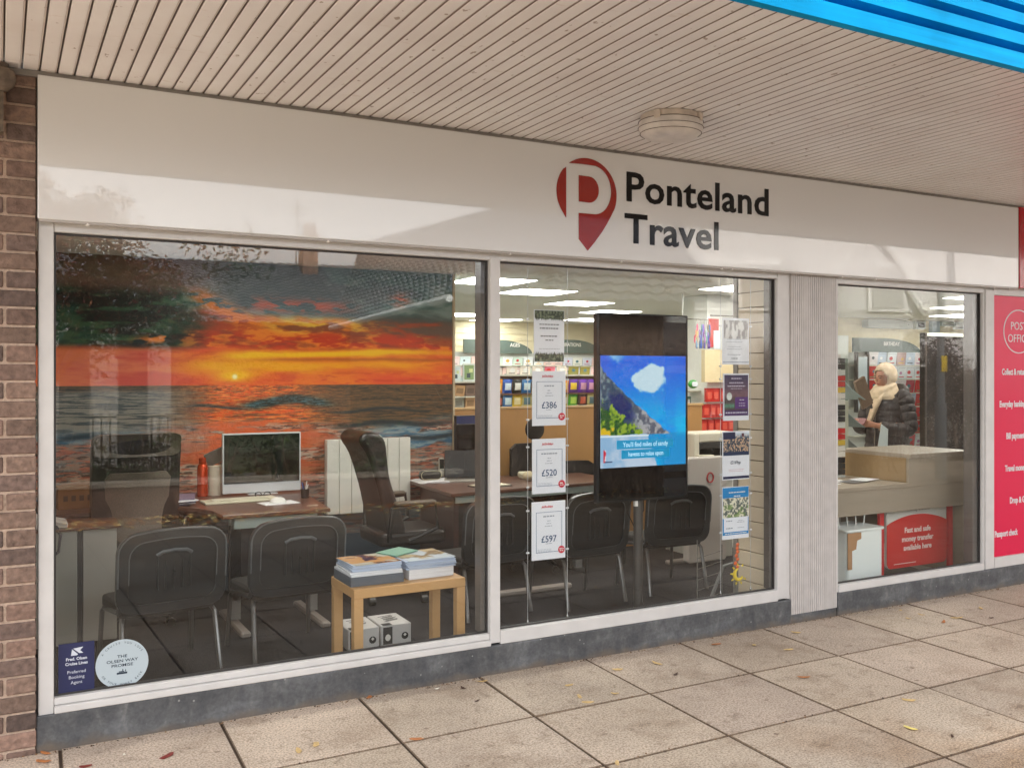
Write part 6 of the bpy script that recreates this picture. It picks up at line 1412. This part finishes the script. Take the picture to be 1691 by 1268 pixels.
# ================================================================ FALLEN LEAVES AND GRIT ON THE FLAGS
LEAVES = [(1.078, -0.558, 'y'), (1.162, -0.521, 'y'), (2.134, -0.102, 'y'), (1.554, -0.68, 'o'), (1.557, 0.059, 'o'), (1.891, -0.094, 'w'), (2.008, -0.151, 'b'), (1.988, -0.361, 'b'), (3.898, -0.459, 'y'), (3.788, -0.293, 'y'), (4.192, -0.205, 'y'), (2.844, -0.28, 'y'), (3.065, -0.508, 'b'), (2.491, -0.38, 'y'), (2.446, -0.559, 'y'), (2.619, -0.608, 'y'), (2.44, -0.648, 'y'), (3.611, -0.888, 'o'), (2.159, -1.341, 'y'), (3.5, -1.672, 'Y'), (3.793, -1.412, 'y'), (5.194, -0.136, 'y'), (5.209, -0.298, 'y'), (5.176, -0.496, 'o'), (5.34, -0.467, 'y'), (5.702, -0.376, 'y'), (5.057, -0.319, 'y'), (3.092, -0.299, 'y'), (3.613, -0.161, 'o'), (0.163, 0.019, 'o'), (0.444, -0.23, 'w'), (0.596, -0.334, 'r'), (0.296, -0.282, 'r'), (0.153, -0.14, 'o'), (5.533, -0.58, 'b'), (3.577, -1.836, 'b')]
LC = {'y': (200, 170, 116), 'Y': (224, 206, 120), 'o': (176, 112, 64), 'w': (226, 220, 206), 'b': (74, 48, 36), 'r': (120, 40, 32)}
LN = {'y': 'pale yellow fallen leaf on the paving', 'Y': 'largest yellow leaf alone on the right paving', 'o': 'orange brown fallen leaf on the paving', 'w': 'tiny white scrap on the paving', 'b': 'dark brown crumpled leaf on the paving', 'r': 'dark red fallen leaf near the brick pier'}
def leaf(k, c, s_):
    r = random.Random(k); n = 12; vs = [(0, 0, 0.006)]; curl = r.uniform(0.001, 0.005)
    for i in range(n):
        a = 2 * math.pi * i / n; q = (0.55 + 0.45 * abs(math.cos(a))) * r.uniform(0.75, 1.1)
        if i % 3 == 0: q *= 1.15
        x, y = q * math.cos(a), q * math.sin(a) * 0.62
        vs.append((x * s_, y * s_, 0.003 + curl * (x * x + y * y) * r.uniform(0.4, 1.4)))
    top = [(0, i + 1, (i + 1) % n + 1) for i in range(n)]
    m_ = len(vs); vs2 = [(p[0], p[1], p[2] - 0.0012) for p in vs]; fs = top + [tuple(j + m_ for j in f[::-1]) for f in top] + [(i + 1, (i + 1) % n + 1, (i + 1) % n + 1 + m_, i + 1 + m_) for i in range(n)]
    return MB().add(vs + vs2, fs)
r_ = random.Random(99)
for k, (x, y, c) in enumerate(LEAVES):
    s_ = {'y': 0.024, 'Y': 0.036, 'o': 0.026, 'w': 0.010, 'b': 0.016, 'r': 0.026}[c] * r_.uniform(0.85, 1.5)
    nm = 'paper_scrap' if c == 'w' else 'fallen_leaf'
    o = leaf(k, c, s_).build(nm, mat('leaf_' + {'y': 'yellow', 'Y': 'bright', 'o': 'orange', 'w': 'white', 'b': 'brown', 'r': 'red'}[c], LC[c], 0.7, nz=(80, 0.2)))
    y = min(y, -0.045); o.location = (x, y, 0.002); o.rotation_euler = (R(r_.uniform(-6, 6)), R(r_.uniform(-6, 6)), r_.uniform(0, 6.28))
    tag(o, LN[c], 'scrap' if c == 'w' else 'leaf', None if c == 'Y' else {'y': 'yellow leaves on the paving', 'o': 'orange leaves on the paving', 'w': 'white scraps on the paving', 'b': 'brown leaves on the paving', 'r': 'red leaves near the pier'}[c])
t = MB()
for k in range(700):
    x = r_.uniform(-0.3, 9); y = -0.03 - abs(r_.gauss(0, 0.012)) if k < 420 else -0.045 - 0.64 * r_.randrange(0, 4) + r_.gauss(-0.64 * 0, 0.006)
    s_ = r_.uniform(0.001, 0.0035); t.col(r_.choice([(96, 70, 50), (130, 96, 66), (60, 46, 38), (150, 120, 90)])); t.obox((x, y, 0.001 + s_ * 0.3), (s_ * 2.2, s_ * 1.6, s_), rz=r_.uniform(0, 3))
o = t.build('grit', mat('grit_debris', vcol=True, rough=0.95)); tag(o, 'brown grit and leaf crumbs along the plinth and joints', 'debris', None, 'stuff')

# ================================================================ THE STREET BEHIND THE PHOTOGRAPHER (mirrored in glass and sign)
M_tile = mat('dark_roof_tile', (96, 96, 102), 0.32, nz=(6, 0.15))
def roof(name, quad, label_parent, rows, cols, m=M_tile):
    """pantiled slope over a quad A,B (eaves) C,D (ridge: D above A)"""
    A, B_, C_, D_ = [Vector(p) for p in quad]; mb = MB(); vs = []; fs = []
    nrm = (B_ - A).cross(D_ - A).normalized();  nrm = nrm if nrm.z > 0 else -nrm
    cols2 = cols * 4
    for j in range(rows):
        for e in (0, 1):
            v = (j + e) / rows; lift = 0.05 * (1 - e)
            for i in range(cols2 + 1):
                u = i / cols2; p = (A * (1 - u) + B_ * u) * (1 - v) + (D_ * (1 - u) + C_ * u) * v
                vs.append(tuple(p + nrm * (lift + 0.025 * math.sin(i * math.pi / 2))))
    w_ = cols2 + 1
    for j in range(2 * rows - 1):
        for i in range(cols2): a = j * w_ + i; fs.append((a, a + 1, a + w_ + 1, a + w_))
    mb.add(vs, fs); return mb.build(name, m, label_parent)
M_rend = mat('white_render', (204, 200, 196), 0.8, nz=(4, 0.05))
M_bwall = mat('brown_house_brick', (112, 88, 72), 0.9, nz=(9, 0.25))
h = thing('bungalow', 'brown bungalow with a dark tiled roof and white gutter across the street, seen mirrored', 'house')
roof('roof', [(5.02, -7.0, 2.6), (6.05, -15.6, 2.6), (7.2, -17.2, 4.6), (8.1, -8.6, 4.6)], h, 22, 30)
roof('hip_roof', [(6.05, -15.6, 2.6), (10.5, -15.9, 2.6), (8.2, -17.2, 4.6), (7.2, -17.2, 4.6)], h, 16, 14)
roof('hip_roof', [(5.02, -7.0, 2.6), (9.5, -6.6, 2.6), (8.3, -8.6, 4.6), (8.1, -8.6, 4.6)], h, 16, 14)
MB().tube([(4.99, -6.95, 2.56), (6.02, -15.7, 2.56)], 0.055, 8).build('gutter', mat('white_gutter', (222, 220, 216), 0.4), h)
MB().prism([(5.35, -7.3), (6.35, -15.4), (10.0, -15.5), (9.2, -7.3)], 0.0, 2.72, 'z').build('wall', M_bwall, h)
h = thing('gabled_house', 'tall white gabled house with shuttered windows across the street, seen mirrored', 'house')
MB().prism([(8.3, -10.8), (17.0, -7.0), (18.8, -11), (10.1, -14.8)], 0, 4.9, 'z').build('wall', M_rend, h)
ux, uy = 0.9164, 0.4003
for s0 in (3.2, 4.1, 6.6):
    x = 8.3 + s0 * ux; y = -10.8 + s0 * uy
    f_ = MB().obox((x, y + 0.02, 3.2), (0.75, 0.1, 0.9), rz=0.412).build('window_frame', M_white, h); MB().obox((x - 0.01, y + 0.045, 3.2), (0.6, 0.1, 0.76), rz=0.412).build('blind', mat('grey_blind', (170, 166, 160), 0.6), f_)
MB().tube([(8.3 + 2.5 * ux, -10.72 + 2.5 * uy, 0), (8.3 + 2.5 * ux, -10.72 + 2.5 * uy, 4.8)], 0.11, 8).build('drain_pipe', mat('navy_pipe', (40, 52, 76), 0.5), h)
roof('roof', [(8.0, -10.8, 4.85), (17.1, -6.8, 4.85), (18.2, -9.3, 6.8), (9.1, -13.3, 6.8)], h, 16, 22)
for s0, s1 in ((4.9, 6.1), (7.3, 6.1)): MB().tube([(8.3 + s0 * ux, -10.7 + s0 * uy, 2.7), (8.3 + s1 * ux, -10.7 + s1 * uy, 4.4)], 0.07, 6).build('bargeboard', M_white, h)
h = thing('far_house', 'distant dark roofed house with a chimney across the street, seen mirrored', 'house')
roof('roof', [(0.5, -22.0, 2.9), (15.0, -20.6, 2.9), (13.5, -24.0, 4.9), (2.0, -26.5, 5.0)], h, 22, 46)
B(0.8, 14.5, -28, -23.2, 0, 3.3).build('wall', M_bwall, h)
ch = B(7.75, 8.2, -24.9, -24.4, 4.3, 5.75).build('chimney', mat('red_chimney', (118, 88, 76), 0.8, nz=(8, 0.2)), h)
for x in (7.87, 8.08): MB().lathe([(0.09, 5.75), (0.07, 6.05), (0.09, 6.07)], (x, -24.65, 0), 10).build('chimney_pot', mat('terracotta', (130, 96, 80), 0.7), ch)
MB().tube([(7.6, -24.6, 4.8), (7.6, -24.6, 6.7)], 0.02, 5).tube([(7.3, -24.6, 6.5), (7.9, -24.6, 6.5)], 0.015, 5).tube([(7.4, -24.6, 6.3), (7.8, -24.6, 6.3)], 0.015, 5).build('aerial', M_dgrey, h)
h = thing('white_cottage', 'white cottage end with dark windows behind a railing, seen mirrored', 'house')
B(0.2, 2.3, -12.6, -11.6, 0, 2.5).build('wall', mat('grey_render', (116, 112, 108), 0.8, nz=(4, 0.08)), h)
for x in (0.95, 1.75): B(x - 0.2, x + 0.2, -11.62, -11.55, 0.3, 2.2).build('window', mat('dark_pane', (40, 46, 52), 0.1), h)
roof('roof', [(-0.2, -11.4, 2.5), (2.6, -11.4, 2.5), (2.3, -13.5, 3.6), (0.1, -13.5, 3.6)], h, 8, 12)
t = thing('railing', 'black iron railing in front of the white cottage, seen mirrored', 'railing')
mb = MB().box(0.6, 2.0, -9.02, -9.0, 1.02, 1.05).box(0.6, 2.0, -9.02, -9.0, 0.3, 0.33)
for k in range(15): mb.tube([(0.62 + k * 0.098, -9.01, 0.02), (0.62 + k * 0.098, -9.01, 1.08)], 0.011, 5)
mb.build('bars', M_black, t)
def foliage(mb, c, rad, n, cols, ls, seed, flat=1.0, droop=0.0):
    r = random.Random(seed); cl = [(Vector((r.gauss(0, .5), r.gauss(0, .5), r.gauss(0, .45))), r.uniform(.25, .5), r.choice(cols)) for _ in range(26)]
    for _ in range(n):
        q, s_, cc = r.choice(cl); d = Vector((r.gauss(0, 1), r.gauss(0, 1), r.gauss(0, 1))).normalized() * s_ * r.random() ** 0.4
        p = q + d; p = Vector((c[0] + p.x * rad[0], c[1] + p.y * rad[1], c[2] + p.z * rad[2] - droop * r.random() ** 3))
        a = Vector((r.gauss(0, 1), r.gauss(0, 1), r.gauss(0, .6) - droop)).normalized(); b = a.orthogonal().normalized(); l = ls * r.uniform(.6, 1.4)
        cx = r.choice(cols) if r.random() < 0.3 else cc; k = r.uniform(.7, 1.25); mb.col(tuple(min(255, v * k) for v in cx))
        mb.add([p, p + a * l * .5 + b * l * .22, p + a * l, p + a * l * .5 - b * l * .22], [(0, 1, 2, 3)])
    return mb
M_leaf = mat('foliage', vcol=True, rough=0.6)
t = thing('red_leaved_tree', 'small spreading tree with dark green and red leaves, seen mirrored at the left', 'tree')
foliage(MB(), (0.65, -5.6, 2.36), (1.0, 0.9, 0.6), 9000, [(40, 56, 34), (50, 66, 38), (34, 44, 30), (110, 36, 40), (96, 60, 40)], 0.055, 5, droop=0.35).build('crown', M_leaf, t)
foliage(MB(), (0.42, -5.7, 3.0), (0.8, 0.9, 0.5), 13000, [(110, 84, 60), (130, 96, 66), (96, 60, 46), (126, 50, 50)], 0.045, 15).build('upper_crown', M_leaf, t)
mb = MB(); mb.tube([(0.1, -6.0, 0.0), (0.2, -5.95, 0.9), (0.45, -5.8, 1.7), (0.8, -5.6, 2.4)], [0.08, 0.065, 0.05, 0.02], 8)
for k in range(9): a = k * 0.7; mb.tube([(0.3, -5.85, 1.3 + 0.1 * k), (0.3 + 0.5 * math.cos(a), -5.8 + 0.4 * math.sin(a), 2.0 + 0.07 * k), (0.3 + 1.0 * math.cos(a), -5.8 + 0.8 * math.sin(a), 2.4 + 0.05 * k)], [0.03, 0.018, 0.006], 6)
mb.build('trunk', mat('bark', (74, 60, 48), 0.9), t)
def twiggy(nm, label, boxes, seed, n, col):
    t = thing(nm, label, 'hedge'); r = random.Random(seed); mb = MB(); fo = MB()
    for (x0, x1, y, zt) in boxes:
        for _ in range(n):
            x = r.uniform(x0, x1); yy = y + r.uniform(-.5, .5); p = [Vector((x, yy, r.uniform(0, 0.5)))]
            d = Vector((r.gauss(0, .25), r.gauss(0, .25), 1)).normalized(); L_ = r.uniform(.6, 1.0) * zt
            for k in range(4): d = (d + Vector((r.gauss(0, .3), r.gauss(0, .3), .15))).normalized(); p.append(p[-1] + d * L_ / 4)
            mb.tube(p, [0.012, 0.009, 0.006, 0.004, 0.002], 4)
        fo = foliage(fo, ((x0 + x1) / 2, y, zt * .5), ((x1 - x0) * .5, .5, zt * .5), int((4500 if nm == 'beech_hedge' else 1500) * (x1 - x0)), col, 0.07, seed + 3)
    mb.build('twigs', mat('twig_brown', (120, 104, 90), 0.9), t); fo.build('leaves', M_leaf, t); return t
twiggy('bare_hedge', 'tall brown twiggy hedge beyond the road, seen mirrored in the middle window', [(5.2, 6.6, -6.3, 2.35), (6.4, 7.9, -5.6, 2.35), (7.6, 9.2, -5.0, 2.3), (9.2, 12.0, -6.2, 2.3)], 3, 300, [(120, 100, 84), (104, 92, 74), (134, 110, 92)])
twiggy('beech_hedge', 'dense dark brown hedge behind the lamp post, seen mirrored', [(10.8, 13.6, -7.6, 2.35), (13.2, 16.6, -7.2, 2.35)], 33, 120, [(44, 32, 26), (36, 30, 24), (50, 36, 30)])
twiggy('low_hedge', 'low green hedge behind a brick edge, seen mirrored in the left window', [(0.4, 2.4, -7.9, 0.75), (2.4, 4.9, -7.3, 0.8)], 8, 60, [(58, 74, 40), (70, 84, 46), (50, 56, 36)])
twiggy('dark_hedge', 'dark evergreen hedge in front of the distant houses, seen mirrored', [(2.4, 6.0, -14.0, 2.3)], 18, 40, [(40, 48, 32), (50, 52, 38), (34, 40, 28)])
t = thing('planter_wall', 'low brick planter edge across the pavement, seen mirrored', 'wall')
MB().obox((2.6, -6.95, 0.17), (4.8, 0.22, 0.34), rz=R(8)).build('bricks', mat('planter_brick', (110, 84, 70), 0.9, nz=(9, 0.3)), t); MB().obox((2.6, -6.95, 0.365), (4.85, 0.28, 0.05), rz=R(8)).build('coping', mat('planter_coping', (150, 140, 126), 0.8), t)
mb = MB(); r_ = random.Random(12)
for k in range(900):
    x = r_.uniform(-0.5, 8); y = -6.55 + 0.1 * (x - 2.6) * 0.9 + r_.gauss(0, .22); c = r_.choice([(206, 166, 96), (176, 110, 60), (150, 90, 50), (220, 200, 140)]); mb.col(c)
    mb.obox((x, y, 0.012), (0.05, 0.035, 0.006), rz=r_.uniform(0, 6), rx=r_.uniform(-.4, .4), ry=r_.uniform(-.4, .4))
o = mb.build('leaf_litter', mat('leaf_litter', vcol=True, rough=0.8)); tag(o, 'drift of fallen leaves along the planter edge, seen mirrored', 'leaf litter', None, 'stuff')
t = thing('lamp_post', 'grey lamp post with a yellow warning sign, seen mirrored in the right window', 'lamp post', (12.3, -5.25, 0))
MB().tube([(0, 0, 0), (0, 0, 1.15)], 0.085, 14).build('base', mat('lamp_grey', (112, 116, 118), 0.5), t, smooth=True); MB().tube([(0, 0, 1.151), (0, 0, 5.2)], [0.06, 0.045], 14).build('column', mat('lamp_grey'), t, smooth=True)
B(-0.06, 0.06, 0.062, 0.07, 1.62, 1.86).build('yellow_sign', mat('warning_yellow', (226, 190, 20), 0.4), t)
MB().tube([(0, 0, 5.2), (0, 0.3, 5.5), (0, 0.8, 5.6)], 0.03, 8).build('arm', mat('lamp_grey'), t); MB().ball((0, 0.95, 5.58), 0.16, 12, 8, (0.8, 1.5, 0.4)).build('lantern', mat('lamp_grey'), t, smooth=True)
